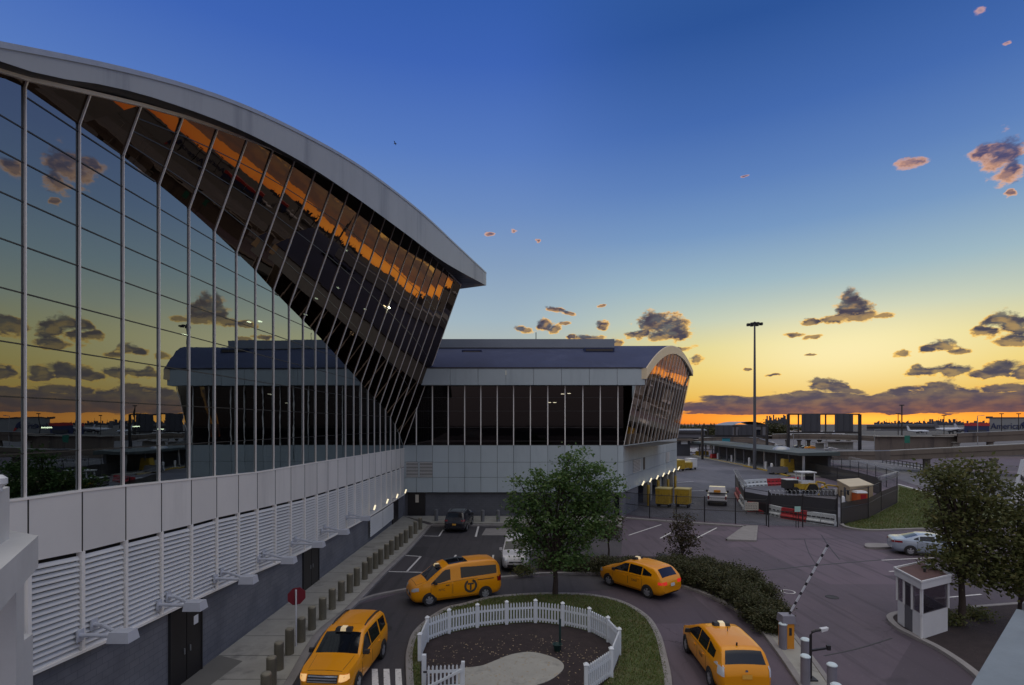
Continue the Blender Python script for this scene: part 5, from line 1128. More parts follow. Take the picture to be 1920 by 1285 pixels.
o = fence_run('chain_link_fence', 'dark mesh fence with razor wire running back from the cream board', f5, 2.3, 'screen', zf1=1.9); coil(o, f5[0], f5[1], 2.3, .25, .5); coil(o, f5[1], f5[2], 2.3, .25, .4)
f6 = [gp(x, y) for x, y in [(1490, 884), (1530, 893), (1570, 903), (1610, 914), (1650, 928)]]
fence_run('screened_fence', 'long dark screened fence behind the digger and the site cabin', f6, 2.1, 'screen')
f7 = [gp(x, y) for x, y in [(1545, 880), (1562, 883), (1578, 887), (1594, 891), (1610, 896), (1626, 901), (1642, 907), (1662, 914), (1682, 922)]]
o = fence_run('chain_link_fence', 'black post and mesh fence with razor wire along the airport road', f7, 2.6, 'chain')
for a, b in zip(f7[3:-1], f7[4:]): coil(o, a, b, 2.6, .32, .5)
def barrier(a, b, m_, lab):
    a, b = Vector(a), Vector(b); d = (b-a); L_ = d.length; rz = math.atan2(d.y, d.x); o = empty('traffic_barrier', (a+b)/2, lab, 'barrier', 'water-filled barriers in the yard', rz)
    pr_ = [(-.28, 0), (-.28, .28), (-.16, .42), (-.12, 1.0), (.12, 1.0), (.16, .42), (.28, .28), (.28, 0)]
    q = MB(); q.hexa([(-L_/2+.03, y, z) for y, z in pr_][::-1], [(L_/2-.03, y, z) for y, z in pr_][::-1]); q.build('shell', m_, o, local=True)
    q = MB()
    for k in range(3):
        x = -L_/2+L_*(k+.5)/3; q.box((x, -.16, .62), (.32, .05, .10)); q.box((x, -.285, .14), (.4, .03, .10))
    q.build('slot', 'trim', o, local=True)
bl = [(1402, 960), (1422, 962), (1443, 966), (1466, 972), (1490, 976), (1514, 980), (1541, 984), (1567, 988)]; bl = [gp(x, y-1) for x, y in bl]
for i, (m_, nm) in enumerate([('red', 'red barrier under the cream board'), ('red', 'red barrier left of the front white barrier'), ('barrier_white', 'white barrier between red barriers behind the gate'), ('red', 'red barrier under the mint green sign'), ('red', 'red barrier beside the long white barriers at the gate'), ('barrier_white', 'white barrier right of the red ones at the gate'), ('barrier_white', 'white barrier at the right gate post')]): barrier(bl[i], bl[i+1], m_, nm)
bl = [gp(x, y) for x, y in [(1381, 928), (1389, 943), (1398, 957)]]
barrier(bl[0], bl[1], 'red', 'red barrier by the pickup truck, along the side fence'); barrier(bl[1], bl[2], 'barrier_white', 'white barrier beside the cream board, along the side fence')
bl = [gp(x, y) for x, y in [(1392, 914), (1414, 912), (1437, 911), (1458, 910), (1478, 909), (1496, 907)]]
for i, m_ in enumerate(['barrier_white', 'barrier_white', 'red', 'red', 'red']): barrier(bl[i], bl[i+1], m_, f'{"white" if i < 2 else "red"} barrier in the rear row behind the digger, {ORD[i] if i else "first"} from the left')
def board(nm, lab, x0, x1, y0, y1, Y, m_):
    a, b = at(x0, y1, Y), at(x1, y0, Y); o = empty(nm, (a.x, Y, 0), lab, 'sign')
    q = MB(); q.box(((a.x+b.x)/2, Y, (a.z+b.z)/2), (b.x-a.x, .04, b.z-a.z)); q.build('panel', m_, o)
    q = MB()
    for X in (a.x+.15, b.x-.15): q.tube([(X, Y+.06, 0), (X, Y+.06, b.z)], .03, 6)
    q.build('post', 'black', o); return o
o = board('notice_board', 'cream notice board with faint rows of text on the yard fence', 1397, 1422, 942, 957, 53.3, 'cream')
a, b = at(1397, 957, 53.3), at(1422, 942, 53.3)
q = MB()
for k in range(4):
    for j in range(7): q.box((a.x+.12+j*.17, 53.27, b.z-.14-k*.16), (.11, .01, .05))
q.build('text_rows', 'far_grey', o)
board('fence_sign', 'mint green blank sign hung on the gate above the red barriers', 1490, 1501, 950, 960, 46.2, 'mint')
# digger
p = gp(1508, 925); dg = empty('backhoe', p, 'yellow backhoe with a white cab roof working inside the fenced yard', 'digger')
def bx(par, nm, m_, c, d_, rz=0.0): q = MB(); q.box((p.x+c[0], p.y+c[1], c[2]), d_, rz); return q.build(nm, m_, par)
bx(dg, 'body', 'yellow', (-.2, 0, .95), (3.0, 1.6, .7)); bx(dg, 'engine_cover', 'trim', (-1.9, 0, 1.2), (1.5, 1.4, 1.1))
bx(dg, 'hood', 'barrier_white', (-1.9, 0, 1.80), (1.6, 1.5, .08)); bx(dg, 'roof', 'white', (.1, 0, 2.75), (2.1, 1.7, .14))
for sx in (-.8, .8):
    for sy in (-.7, .7): bx(dg, 'cab_post', 'white', (.1+sx, sy, 2.0), (.12, .12, 1.45))
bx(dg, 'cab_window', 'carglass', (.3, -.66, 2.2), (1.1, .03, .85)); bx(dg, 'cab_base', 'white', (.1, 0, 1.45), (1.7, 1.4, .35))
for sx, r_ in ((-1.6, .45), (.6, .65)):
    for sy in (-.85, .85):
        q = MB(); q.tube([(p.x+sx, p.y+sy-.18, r_), (p.x+sx, p.y+sy+.18, r_)], r_, 18); q.build('wheel', 'tyre', dg, True, 40)
q = MB(); q.tube([(p.x+1.2, p.y, .9), (p.x+1.7, p.y, 1.5), (p.x+2.6, p.y, 1.3), (p.x+3.0, p.y, .5)], .14, 8); q.tube([(p.x-.4, p.y-.95, .5), (p.x+.1, p.y-.95, 1.35), (p.x+1.0, p.y-.95, 1.3), (p.x+1.4, p.y-.95, .5)], .09, 8); q.build('arm', 'yellow', dg, True)
bx(dg, 'bucket', 'trim', (3.1, 0, .32), (.6, .9, .5))
# compressor hoop, cone, tank
p2 = gp(1556, 930); cm = empty('hose_reel', p2, 'low machine under a yellow arch between the digger and site cabin', 'machine')
q = MB(); q.tube([(p2.x-1.4, p2.y, .1), (p2.x-1.1, p2.y, 1.0), (p2.x-.3, p2.y, 1.35), (p2.x+.9, p2.y, 1.2), (p2.x+1.5, p2.y, .6), (p2.x+1.6, p2.y, .1)], .10, 8); q.build('hoop', 'yellow', cm, True)
q = MB(); q.box((p2.x-.2, p2.y+.3, .45), (1.6, .7, .8)); q.build('engine_box', 'far_grey', cm); q = MB(); q.lathe((p2.x+.8, p2.y+.2, .1), [(.3, 0), (.34, .4), (.25, .75)], 12); q.build('drum', 'white', cm, True)
p2 = gp(1542, 921); cn = empty('traffic_cone', p2, 'small orange and white traffic cone behind the yellow arch', 'cone')
q = MB(); q.lathe(p2+Vector((0, 0, .4)), [(.2, 0), (.13, .35)], 10); q.build('lower_cone', 'orange_p', cn, True); q = MB(); q.lathe(p2+Vector((0, 0, .75)), [(.13, 0), (.09, .2)], 10); q.build('white_band', 'white', cn, True); q = MB(); q.lathe(p2+Vector((0, 0, .95)), [(.09, 0), (.03, .3)], 10); q.build('tip', 'orange_p', cn, True)
q = MB(); q.box(p2+Vector((0, 0, .2)), (.6, .6, .4)); q.build('base', 'trim', cn)
# site cabin
cab = empty('site_cabin', gp(1600, 940), 'tan site cabin with a flat pale roof inside the fenced yard', 'cabin')
k0 = Vector((38.0, 60.0, 0)); e1 = Vector((3.9, 1.9, 0)); e2 = Vector((3.0, 7.2, 0)); hC = 1.85
cn4 = [k0, k0+e1, k0+e1+e2, k0+e2]
q = MB(); q.prism([(v.x, v.y) for v in cn4], .1, hC); q.build('wall', 'tan', cab)
q = MB(); cc4 = sum(cn4, Vector())/4; q.prism([(v.x+(v.x-cc4.x)*.04, v.y+(v.y-cc4.y)*.04) for v in cn4], hC, hC+.12); q.build('roof', 'tan_roof', cab)
nl = Vector((-e2.y, e2.x, 0)).normalized()
def onleft(t0, t1, z0, z1, m_, nm, off=.03): a, b = k0+e2*t0+nl*off, k0+e2*t1+nl*off; q = MB(); q.hexa([(a.x, a.y, z0), (b.x, b.y, z0), (b.x-nl.x*off, b.y-nl.y*off, z0), (a.x-nl.x*off, a.y-nl.y*off, z0)], [(a.x, a.y, z1), (b.x, b.y, z1), (b.x-nl.x*off, b.y-nl.y*off, z1), (a.x-nl.x*off, a.y-nl.y*off, z1)]); return q.build(nm, m_, cab)
onleft(.28, .44, .2, 1.55, 'far_dark', 'door'); onleft(.05, .2, .9, 1.45, 'carglass', 'window')
p2 = gp(1617, 947); pj = empty('portable_toilet', p2, 'orange portable toilet with a white roof in front of the tan cabin', 'toilet')
q = MB(); q.box(p2+Vector((0, .5, .66)), (1.15, 1.0, 1.25)); q.build('wall', 'orange_p', pj); q = MB(); q.hexa([p2+Vector(v) for v in ((-.62, -.05, 1.3), (.62, -.05, 1.3), (.62, 1.05, 1.3), (-.62, 1.05, 1.3))], [p2+Vector(v) for v in ((-.5, .1, 1.52), (.5, .1, 1.52), (.5, .9, 1.52), (-.5, .9, 1.52))]); q.build('roof', 'white', pj)
q = MB(); q.box(p2+Vector((.12, -.01, .62)), (.62, .03, 1.1)); q.build('door', 'red', pj)
p2 = gp(1580, 950); q = MB(); q.lathe(p2, [(.22, 0), (.22, 1.0), (.12, 1.15)], 14); tag(q.build('gas_cylinder', 'white', None, True), 'white upright cylinder standing left of the tan site cabin', 'cylinder')
# ================================================================== GUARD BOOTH, BARRIER, READER
nr, lf, rt_ = gp(1728, 1199, .1), gp(1683, 1167, .1), gp(1777, 1183, .1)
e1, e2 = rt_-nr, lf-nr; bk4 = rt_+e2
gb_ = empty('guard_booth', (nr+bk4)/2, 'white guard booth with glazed upper walls and a flat brown roof under the tree', 'booth')
hB = 2.45
def bq(o_, u, v): return o_+e1*u+e2*v
def wallseg(nm, m_, u0, v0, u1, v1, z0, z1, th=.05, par=None):
    a, b = bq(nr, u0, v0), bq(nr, u1, v1); d = (b-a).normalized(); n_ = Vector((-d.y, d.x, 0))*th
    q = MB(); P = [a, b, b+n_, a+n_]; q.prism([(v.x, v.y) for v in P], z0, z1); return q.build(nm, m_, par or gb_)
for (u0, v0, u1, v1) in ((0, 0, 1, 0), (0, 1, 0, 0), (1, 0, 1, 1), (1, 1, 0, 1)):
    if (u0, v0, u1, v1) == (0, 1, 0, 0):
        wallseg('wall', 'white', 0, 1, 0, .70, .1, 1.12); wallseg('wall', 'white', 0, .36, 0, 0, .1, 1.12)
        d_ = wallseg('door', 'far_grey', 0, .69, 0, .37, .12, 2.16); wallseg('door_pane', 'clear', 0, .64, 0, .42, 1.15, 2.0, -.012, d_)
        wallseg('window', 'clear', 0, .97, 0, .72, 1.12, 2.2, .015); wallseg('window', 'clear', 0, .34, 0, .03, 1.12, 2.2, .015)
    else:
        wallseg('wall', 'white', u0, v0, u1, v1, .1, 1.12); wallseg('window', 'clear', u0, v0, u1, v1, 1.12, 2.2, .015)
for (u, v) in ((0, 0), (1, 0), (0, 1), (1, 1), (0, .70), (0, .36), (.5, 1)):
    c = bq(nr, u, v); q = MB(); q.box((c.x, c.y, (1.1+hB)/2+.0), (.09, .09, hB-1.1), math.atan2(e1.y, e1.x)); q.build('corner_post', 'white', gb_)
q = MB(); q.prism([(v.x, v.y) for v in (bq(nr, -.07, -.07), bq(nr, 1.07, -.07), bq(nr, 1.07, 1.07), bq(nr, -.07, 1.07))], 2.2, 2.5); q.build('roof', 'white', gb_)
q = MB(); q.prism([(v.x, v.y) for v in (bq(nr, -.04, -.04), bq(nr, 1.04, -.04), bq(nr, 1.04, 1.04), bq(nr, -.04, 1.04))], 2.5, 2.504); q.build('roof_deck', 'booth_roof', gb_)
for (a, b) in ((( -.07, -.07), (1.07, -.07)), ((1.07, -.07), (1.07, 1.07)), ((1.07, 1.07), (-.07, 1.07)), ((-.07, 1.07), (-.07, -.07))):
    q = MB(); A, B = bq(nr, *a), bq(nr, *b); q.bar((A.x, A.y, 2.53), (B.x, B.y, 2.53), .06, .07); q.build('roof_rim', 'white', gb_)
q = MB(); c = bq(nr, .55, .45); q.lathe((c.x, c.y, 2.5), [(.05, 0), (.05, .15), (.08, .16), (.03, .22)], 8); q.build('roof_vent', 'trim', gb_)
q = MB(); c = bq(nr, .5, .55); q.box((c.x, c.y, .85), (1.0, .5, .06), .4); q.box((c.x+.1, c.y+.1, .5), (.4, .4, .7), .4); q.build('desk', 'far_dark', gb_)
p = gp(1479, 1217, .10); bm_ = empty('parking_barrier', p, 'orange barrier machine with grey cap and a raised black and white striped arm', 'barrier')
q = MB(); q.box((p.x, p.y+.2, .10+.5), (.42, .42, 1.0)); q.build('cabinet', 'orange_y', bm_)
q = MB(); q.hexa([(p.x-.27, p.y-.06, 1.10), (p.x+.27, p.y-.06, 1.10), (p.x+.27, p.y+.46, 1.10), (p.x-.27, p.y+.46, 1.10)], [(p.x-.24, p.y-.02, 1.40), (p.x+.24, p.y-.02, 1.40), (p.x+.24, p.y+.42, 1.40), (p.x-.24, p.y+.42, 1.40)]); q.build('cap', 'bollard_white', bm_)
q = MB(); q.box((p.x+.06, p.y-.012, .78), (.1, .02, .3)); q.build('keypad', 'trim', bm_)
A = Vector((p.x+.12, p.y+.2, 1.40)); B = at(1553, 1021, p.y+.2)
qa, qb = MB(), MB(); qa.bar(A, B, .048, .06); am = qa.build('arm', 'lampbox', bm_)
for k in range(0, 22, 3): qb.bar(A+(B-A)*(k+.1)/22, A+(B-A)*(k+.95)/22, .053, .065)
qb.build('arm_stripe', 'black', am)
p = gp(1520, 1274, .10); rd = empty('card_reader', p, 'black bent pole with a card reader arm on the barrier island', 'reader post')
q = MB(); q.box((p.x, p.y, .12), (.34, .34, .05)); q.build('base_plate', 'black', rd)
q = MB(); zt2 = at(1520, 1183, p.y).z; q.tube([p, (p.x, p.y, zt2-.15), (p.x+.06, p.y, zt2-.04), (p.x+.16, p.y, zt2), (p.x+.36, p.y, zt2+.03)], .045, 8); q.build('pole', 'black', rd, True)
q = MB(); zz = at(1520, 1220, p.y).z; q.bar((p.x, p.y, zz), (p.x+.55, p.y, zz+.08), .07, .06); q.box((p.x+.62, p.y, zz+.10), (.12, .10, .16)); q.build('arm', 'black', rd)
q = MB(); q.hexa([(p.x+.34, p.y-.08, zt2-.03), (p.x+.56, p.y-.06, zt2+.02), (p.x+.56, p.y+.08, zt2+.02), (p.x+.34, p.y+.08, zt2-.03)], [(p.x+.34, p.y-.08, zt2+.08), (p.x+.60, p.y-.06, zt2+.12), (p.x+.60, p.y+.08, zt2+.12), (p.x+.34, p.y+.08, zt2+.08)]); q.build('camera_head', 'white', rd)
# ================================================================== TREES AND HEDGE
def leaves(name, m_, parent, blobs, nclump, nleaf, size, spread, seed=1, up=.5):
    r = np.random.default_rng(seed); V = []; wts = np.array([b[3]*b[4]*b[5] for b in blobs])**.75; wts /= wts.sum()
    for bi, (cx, cy, cz_, rx, ry, rz_) in enumerate(blobs):
        n = max(3, int(nclump*wts[bi])); d = r.normal(size=(n, 3)); d /= np.linalg.norm(d, axis=1)[:, None]; rad = r.random(n)**.42
        C = d*rad[:, None]*np.array([rx, ry, rz_])+np.array([cx, cy, cz_])
        for c in C:
            k = max(4, int(nleaf*r.uniform(.6, 1.5))); P_ = c+r.normal(size=(k, 3))*spread*np.array([1.15, 1.15, .62])*r.uniform(.6, 1.3)
            t = r.normal(size=(k, 3)); t[:, 2] *= .6; t /= np.linalg.norm(t, axis=1)[:, None]
            nn = r.normal(size=(k, 3)); nn[:, 2] += up*2; s_ = np.cross(t, nn); s_ /= np.linalg.norm(s_, axis=1)[:, None]+1e-9
            L_ = size*r.uniform(.6, 1.3, (k, 1)); w_ = L_*.55
            q = np.stack([P_-t*L_*.5, P_+s_*w_*.5, P_+t*L_*.5, P_-s_*w_*.5], 1); V.append(q.reshape(-1, 3))
    V = np.concatenate(V); off = np.array(parent.location) if parent else np.zeros(3)
    me = bpy.data.meshes.new(name); n = len(V)//4
    me.vertices.add(len(V)); me.vertices.foreach_set('co', (V-off).astype(np.float32).ravel())
    me.loops.add(len(V)); me.loops.foreach_set('vertex_index', np.arange(len(V), dtype=np.int32))
    me.polygons.add(n); me.polygons.foreach_set('loop_start', np.arange(0, len(V), 4, dtype=np.int32)); me.polygons.foreach_set('loop_total', np.full(n, 4, dtype=np.int32))
    me.update(calc_edges=True); me.materials.append(M[m_]); o = bpy.data.objects.new(name, me); o.parent = parent; COL.objects.link(o); return o
def pxblobs(px, Y, dz=1.0): return [(*at(x, y, Y), rx/1000*Y, rx/1000*Y*dz, ry/1000*Y) for x, y, rx, ry in px]
def tree(name, label, base, Y, px, lm, ncl, nl_, size, spread, tr=.14, seed=1, fork=.35, group=None):
    o = empty(name, base, label, 'tree', group); bl_ = pxblobs(px, Y, .9); r = random.Random(seed)
    q = MB(); tops = sorted(bl_, key=lambda b: b[2]); zc_ = sum(b[2] for b in bl_)/len(bl_); top = max(bl_, key=lambda b: b[2]); z0 = base.z
    fz = z0+(zc_-z0)*fork; q.tube([base, (base.x+.03, base.y, z0+(fz-z0)*.5), (base.x-.02, base.y, fz), (top[0]*.3+base.x*.7, top[1], (fz+top[2])/2), (top[0], top[1], top[2])], [tr*1.25, tr, tr*.85, tr*.5, tr*.15], 10)
    q.build('trunk', 'bark', o, True)
    q = MB()
    for b in bl_:
        for k in range(3):
            e_ = Vector((b[0]+r.uniform(-.7, .7)*b[3], b[1]+r.uniform(-.7, .7)*b[4], b[2]+r.uniform(-.5, .8)*b[5])); s_ = Vector((base.x, base.y, fz+r.uniform(-.1, .5)*(e_.z-fz)))
            mid = (s_+e_)/2+Vector((r.uniform(-.2, .2), r.uniform(-.2, .2), r.uniform(0, .25))); q.tube([s_, mid, e_], [tr*.42, tr*.25, tr*.07], 6)
    q.build('branch', 'bark', o, True)
    leaves('crown', lm, o, bl_, ncl, nl_, size, spread, seed); return o
tb_ = gp(1041, 1114, .1)
tree('ornamental_tree', 'dense leafy green tree on the traffic island in the middle of the photo', tb_, tb_.y, [(1088, 878, 42, 40), (1118, 912, 42, 42), (1060, 905, 50, 42), (1010, 915, 34, 26), (1030, 950, 60, 45), (1098, 955, 55, 50), (1140, 945, 24, 35), (995, 985, 42, 42), (1060, 1000, 66, 46), (1125, 985, 34, 30), (1000, 1030, 38, 30), (1060, 1045, 46, 26), (985, 950, 24, 24), (975, 905, 12, 9), (1010, 882, 14, 10), (1066, 858, 16, 14), (1150, 905, 14, 16), (966, 940, 10, 10)], 'leaf', 430, 34, .19, .25, .13, 3, .3)
tb_ = gp(1803, 1172, .1)
tree('shade_tree', 'tall dark leafy tree rising beside the guard booth', tb_, tb_.y, [(1778, 885, 30, 26), (1830, 885, 34, 26), (1752, 908, 22, 18), (1738, 888, 12, 9), (1870, 905, 28, 20), (1805, 925, 55, 32), (1775, 965, 34, 28), (1850, 960, 55, 36), (1768, 1000, 22, 16), (1812, 1012, 44, 36), (1870, 1015, 50, 40), (1775, 1045, 40, 24), (1850, 1060, 50, 32), (1880, 1085, 40, 22), (1800, 1075, 40, 18)], 'leaf_dark', 400, 24, .20, .27, .13, 5, .45)
tb_ = gp(1915, 1160, .1)
tree('shade_tree', 'dark leafy tree at the right edge of the photo', tb_, tb_.y-1, [(1925, 925, 22, 26), (1920, 975, 32, 34), (1935, 1040, 36, 50), (1900, 1085, 30, 30), (1975, 1000, 50, 60)], 'leaf_dark', 220, 26, .19, .24, .13, 9, .45)
tb_ = gp(1280, 1054, .1)
tree('young_tree', 'small sparse bushy tree with brownish leaves behind the hedge', tb_, tb_.y, [(1280, 985, 20, 20), (1272, 1008, 22, 20), (1290, 1012, 20, 22), (1280, 1032, 24, 16), (1268, 970, 12, 10), (1292, 975, 10, 10)], 'leaf_dry', 110, 18, .16, .2, .06, 11, .15)
tb_ = gp(1141, 1046, .1)
tree('young_tree', 'thin dark young tree just right of the big leafy tree', tb_, tb_.y, [(1141, 985, 14, 14), (1135, 1000, 14, 14), (1149, 1000, 14, 12), (1160, 975, 10, 10)], 'leaf_dry', 70, 16, .16, .18, .06, 12, .5)
hpx = [(1035, 1053, 28, 14), (1085, 1056, 32, 17), (1138, 1058, 32, 19), (1190, 1060, 33, 21), (1238, 1064, 34, 26), (1284, 1070, 34, 28), (1326, 1080, 34, 30), (1362, 1094, 34, 33), (1392, 1114, 34, 34), (1418, 1138, 32, 33), (1440, 1160, 28, 28), (1458, 1172, 18, 18),
       (1262, 1052, 32, 17), (1318, 1058, 32, 19), (1366, 1068, 32, 21), (1404, 1084, 30, 24), (1434, 1110, 28, 26), (1456, 1142, 24, 22)]
for i, (x, y, rx, ry) in enumerate(hpx):
    b = gp(x, y+ry*.8, .09); o = empty('shrub', b, f'low dark evergreen shrub in the hedge, {ORD[i] if i else "first"} from the big tree towards the barrier machine', 'shrub', 'shrubs of the hedge')
    Y = b.y; c = at(x, y, Y); R_ = rx/1000*Y
    q = MB()
    for k in range(7): a = k*.9; q.tube([b, (b.x+R_*.5*math.cos(a), b.y+R_*.4*math.sin(a), c.z), (b.x+R_*.8*math.cos(a), b.y+R_*.6*math.sin(a), c.z+ry/1000*Y*.5)], [.03, .02, .008], 5)
    q.build('stem', 'bark', o)
    leaves('foliage', 'leaf_hedge', o, [(c.x, c.y+.15, c.z-.10, R_, R_*.95, ry/1000*Y*.80)], 170, 26, .11, .14, 40+i)
for i, (x, y, rx, ry, lb_) in enumerate([(1790, 1160, 22, 12, 'low leafy plant at the foot of the trunk by the guard booth'), (1832, 1150, 20, 10, 'low leafy plant in the planting bed right of the tree trunk'), (985, 1068, 20, 8, 'low shrub in front of the white hatchback')]):
    b = gp(x, y+ry, .1); o = empty('shrub', b, lb_, 'shrub'); c = at(x, y, b.y); q = MB(); q.tube([b, (c.x, c.y, c.z)], [.03, .01], 5); q.build('stem', 'bark', o)
    leaves('foliage', 'leaf_dark', o, [(c.x, c.y, c.z, rx/1000*b.y, rx/1000*b.y, ry/1000*b.y)], 30, 18, .13, .16, 60+i)
# grass blades
def blades(name, polyg, hole, n, z, h, seed):
    r = np.random.default_rng(seed); P = np.array([(p.x, p.y) for p in polyg]); lo, hi = P.min(0), P.max(0)
    def inside(pt, Q):
        x, y = pt[:, 0], pt[:, 1]; c = np.zeros(len(pt), bool)
        for i in range(len(Q)):
            (x0, y0), (x1, y1) = Q[i], Q[i-1]; k = ((y0 > y) != (y1 > y)) & (x < (x1-x0)*(y-y0)/(y1-y0+1e-12)+x0); c ^= k
        return c
    pt = r.uniform(lo, hi, (n*4, 2)); k = inside(pt, P)
    if hole is not None: k &= ~inside(pt, np.array([(p.x, p.y) for p in hole]))
    pt = pt[k][:n]; m_ = len(pt); a = r.uniform(0, 2*PI, m_); w = .018; hh = h*r.uniform(.5, 1.4, m_)
    b0 = np.stack([pt[:, 0]-w*np.cos(a), pt[:, 1]-w*np.sin(a), np.full(m_, z)], 1); b1 = np.stack([pt[:, 0]+w*np.cos(a), pt[:, 1]+w*np.sin(a), np.full(m_, z)], 1)
    t = np.stack([pt[:, 0]+r.normal(0, .04, m_), pt[:, 1]+r.normal(0, .04, m_), z+hh], 1)
    V = np.stack([b0, b1, t], 1).reshape(-1, 3); me = bpy.data.meshes.new(name)
    me.vertices.add(len(V)); me.vertices.foreach_set('co', V.astype(np.float32).ravel()); me.loops.add(len(V)); me.loops.foreach_set('vertex_index', np.arange(len(V), dtype=np.int32))
    me.polygons.add(m_); me.polygons.foreach_set('loop_start', np.arange(0, len(V), 3, dtype=np.int32)); me.polygons.foreach_set('loop_total', np.full(m_, 3, dtype=np.int32)); me.update(calc_edges=True)
    me.materials.append(M['blade']); o = bpy.data.objects.new(name, me); COL.objects.link(o); tag(o, 'short patchy grass on the traffic island' if hole else 'green grass of the lawn beside the yard', 'grass', None, 'stuff')
blades('grass', ring, soil_poly, 26000, .10, .07, 3)
blades('grass', poly([(1582, 985), (1600, 992), (1640, 995), (1704, 993), (1800, 990), (1850, 985), (1800, 948), (1730, 925), (1686, 914), (1684, 944), (1642, 967)]), None, 26000, .06, .12, 4)
lt = MB(); r = random.Random(21); cI = gp(975, 1240, .12)
for k in range(520):
    a_ = r.uniform(0, 2*PI); d_ = math.sqrt(r.random()); x_, y_ = cI.x+3.6*d_*math.cos(a_), cI.y-.3+2.9*d_*math.sin(a_); t = r.uniform(0, PI); L_ = r.uniform(.02, .055)
    c_, s_ = math.cos(t)*L_, math.sin(t)*L_
    lt.quad((x_-c_, y_-s_, .135), (x_+s_*.4, y_-c_*.4, .142), (x_+c_, y_+s_, .138), (x_-s_*.4, y_+c_*.4, .135))
tag(lt.build('leaf_litter', 'tan'), 'scattered dry leaf litter on the mulch inside the fence', 'litter', None, 'stuff')
# ================================================================== FAR FIELD
# high mast light
p = Vector(((1415-CX)/1000*106, 106, 0)); mt = empty('light_mast', p, 'very tall lighting mast with a ring of lamps against the sunset', 'light mast')
zt2 = at(0, 608, 106).z; q = MB(); q.tube([p, p+Vector((0, 0, zt2*.5)), p+Vector((0, 0, zt2))], [.34, .26, .16], 12); q.build('pole', mat('mast_steel', (.085, .09, .105), .5, .2, .1, .3), mt, True)
q = MB(); pts = [(p.x+1.0*math.cos(a), p.y+1.0*math.sin(a), zt2+.05) for a in np.linspace(0, 2*PI, 15)]; q.tube(pts, .07, 6, False)
for k in range(4): a = k*PI/2; q.bar((p.x, p.y, zt2+.25), (p.x+math.cos(a), p.y+math.sin(a), zt2+.05), .08)
q.build('lamp_ring', 'black', mt)
for k in range(8):
    a = 2*PI*k/8; q = MB(); q.box((p.x+1.25*math.cos(a), p.y+1.25*math.sin(a), zt2-.05), (.55, .5, .36), a); q.build('floodlight', 'black', mt)
q = MB(); q.lathe((p.x, p.y, zt2), [(.3, 0), (.3, .35), (.1, .5)], 10); q.build('cap', 'black', mt)
for i, (x, y0, Y, lb_) in enumerate([(1691, 760, 420, 'tallest distant lamp mast above the airfield'), (1684, 776, 420, 'short distant lamp mast left of the tall one'), (1770, 779, 430, 'distant lamp mast above the parked planes'), (1878, 776, 470, 'thin lamp mast rising behind the grey hangar'), (1910, 776, 470, 'thin lamp mast behind the far end of the grey hangar')]):
    p = Vector(((x-CX)/1000*Y, Y, 0)); z = at(x, y0, Y).z; o = empty('light_mast', p, lb_, 'light mast', 'distant lamp masts')
    q = MB(); q.tube([p, p+Vector((0, 0, z))], .45 if i == 0 else .3, 6); q.build('pole', 'black', o); q = MB(); q.box((p.x, p.y, z), (3.4, .8, .7)); q.build('lamp_head', 'black', o)
# gantries
def gantry(lab, x0, x1, ytop, ybot, Y, pans, inner, pw):
    a, b = at(x0, ytop, Y), at(x1, ytop, Y); zb2 = at(0, ybot, Y).z; o = empty('sign_gantry', ((a.x+b.x)/2, Y, 0), lab, 'sign gantry')
    for X in (a.x, b.x): q = MB(); q.box((X, Y, a.z/2), (pw, pw, a.z)); q.build('post', 'black', o)
    q = MB(); q.box(((a.x+b.x)/2, Y, a.z), (b.x-a.x, .4, .4)); q.box(((a.x+b.x)/2, Y, zb2), (b.x-a.x, .6, .5)); q.box(((a.x+b.x)/2, Y-.7, zb2-.5), (b.x-a.x, .5, .12))
    for x in inner: X = at(x, 0, Y).x; q.box((X, Y, (a.z+zb2)/2), (.35, .3, a.z-zb2))
    q.build('truss', 'black', o)
    for (p0, p1) in pans:
        A, B = at(p0, 0, Y).x, at(p1, 0, Y).x; q = MB(); q.box(((A+B)/2, Y-.35, (a.z+zb2)/2+.2), (B-A, .2, a.z-zb2-.1))
        for k in range(3): q.box((A+(B-A)*(k+.5)/3, Y-.5, (a.z+zb2)/2+.2), (.2, .12, a.z-zb2-.3))
        q.build('sign_panel', 'far_dark', o)
gantry('large dark highway sign gantry seen from behind against the sunset', 1478, 1612, 777, 811, 165, [(1502, 1537), (1564, 1598)], [1497, 1548], .7)
gantry('smaller grey sign gantry left of the tall lighting mast', 1317, 1438, 799, 818, 135, [(1340, 1372), (1384, 1416)], [1327, 1378, 1428], .5)
# long bus shelter
sh = empty('bus_shelter', (52, 118, 0), 'long dark shelter with a grey-green canopy along the apron kerb', 'shelter')
q = MB(); q.hexa([(49, 91, 3.55), (56, 91, 3.55), (58, 150, 3.6), (50.5, 150, 3.6)], [(49, 91, 4.0), (56, 91, 4.2), (58, 150, 4.3), (50.5, 150, 4.05)]); q.build('canopy', 'canopy', sh)
q = MB(); q.hexa([(54.5, 92, .2), (55, 92, .2), (57, 149, .2), (56.5, 149, .2)], [(54.5, 92, 3.5), (55, 92, 3.5), (57, 149, 3.5), (56.5, 149, 3.5)]); q.build('back_wall', 'far_dark', sh)
for k in range(12):
    y = 92+k*5; q = MB(); q.box((50.3+k*.13, y, 1.8), (.3, .3, 3.5)); q.build('post', 'far_grey' if k % 3 else 'steel', sh)
q = MB(); q.lathe((52, 103, 4.0), [(1.6, 0), (1.4, .35), (.8, .65), (.1, .75)], 16); q.build('dome', 'steel', sh, True)
kb = MB(); strip(kb, [gp(1480, 894), gp(1440, 884), gp(1390, 873), gp(1340, 863), gp(1300, 853)], .5, 0, .2); tag(kb.build('kerb_shelter', 'yellow', None, True), None, None, None, 'structure')
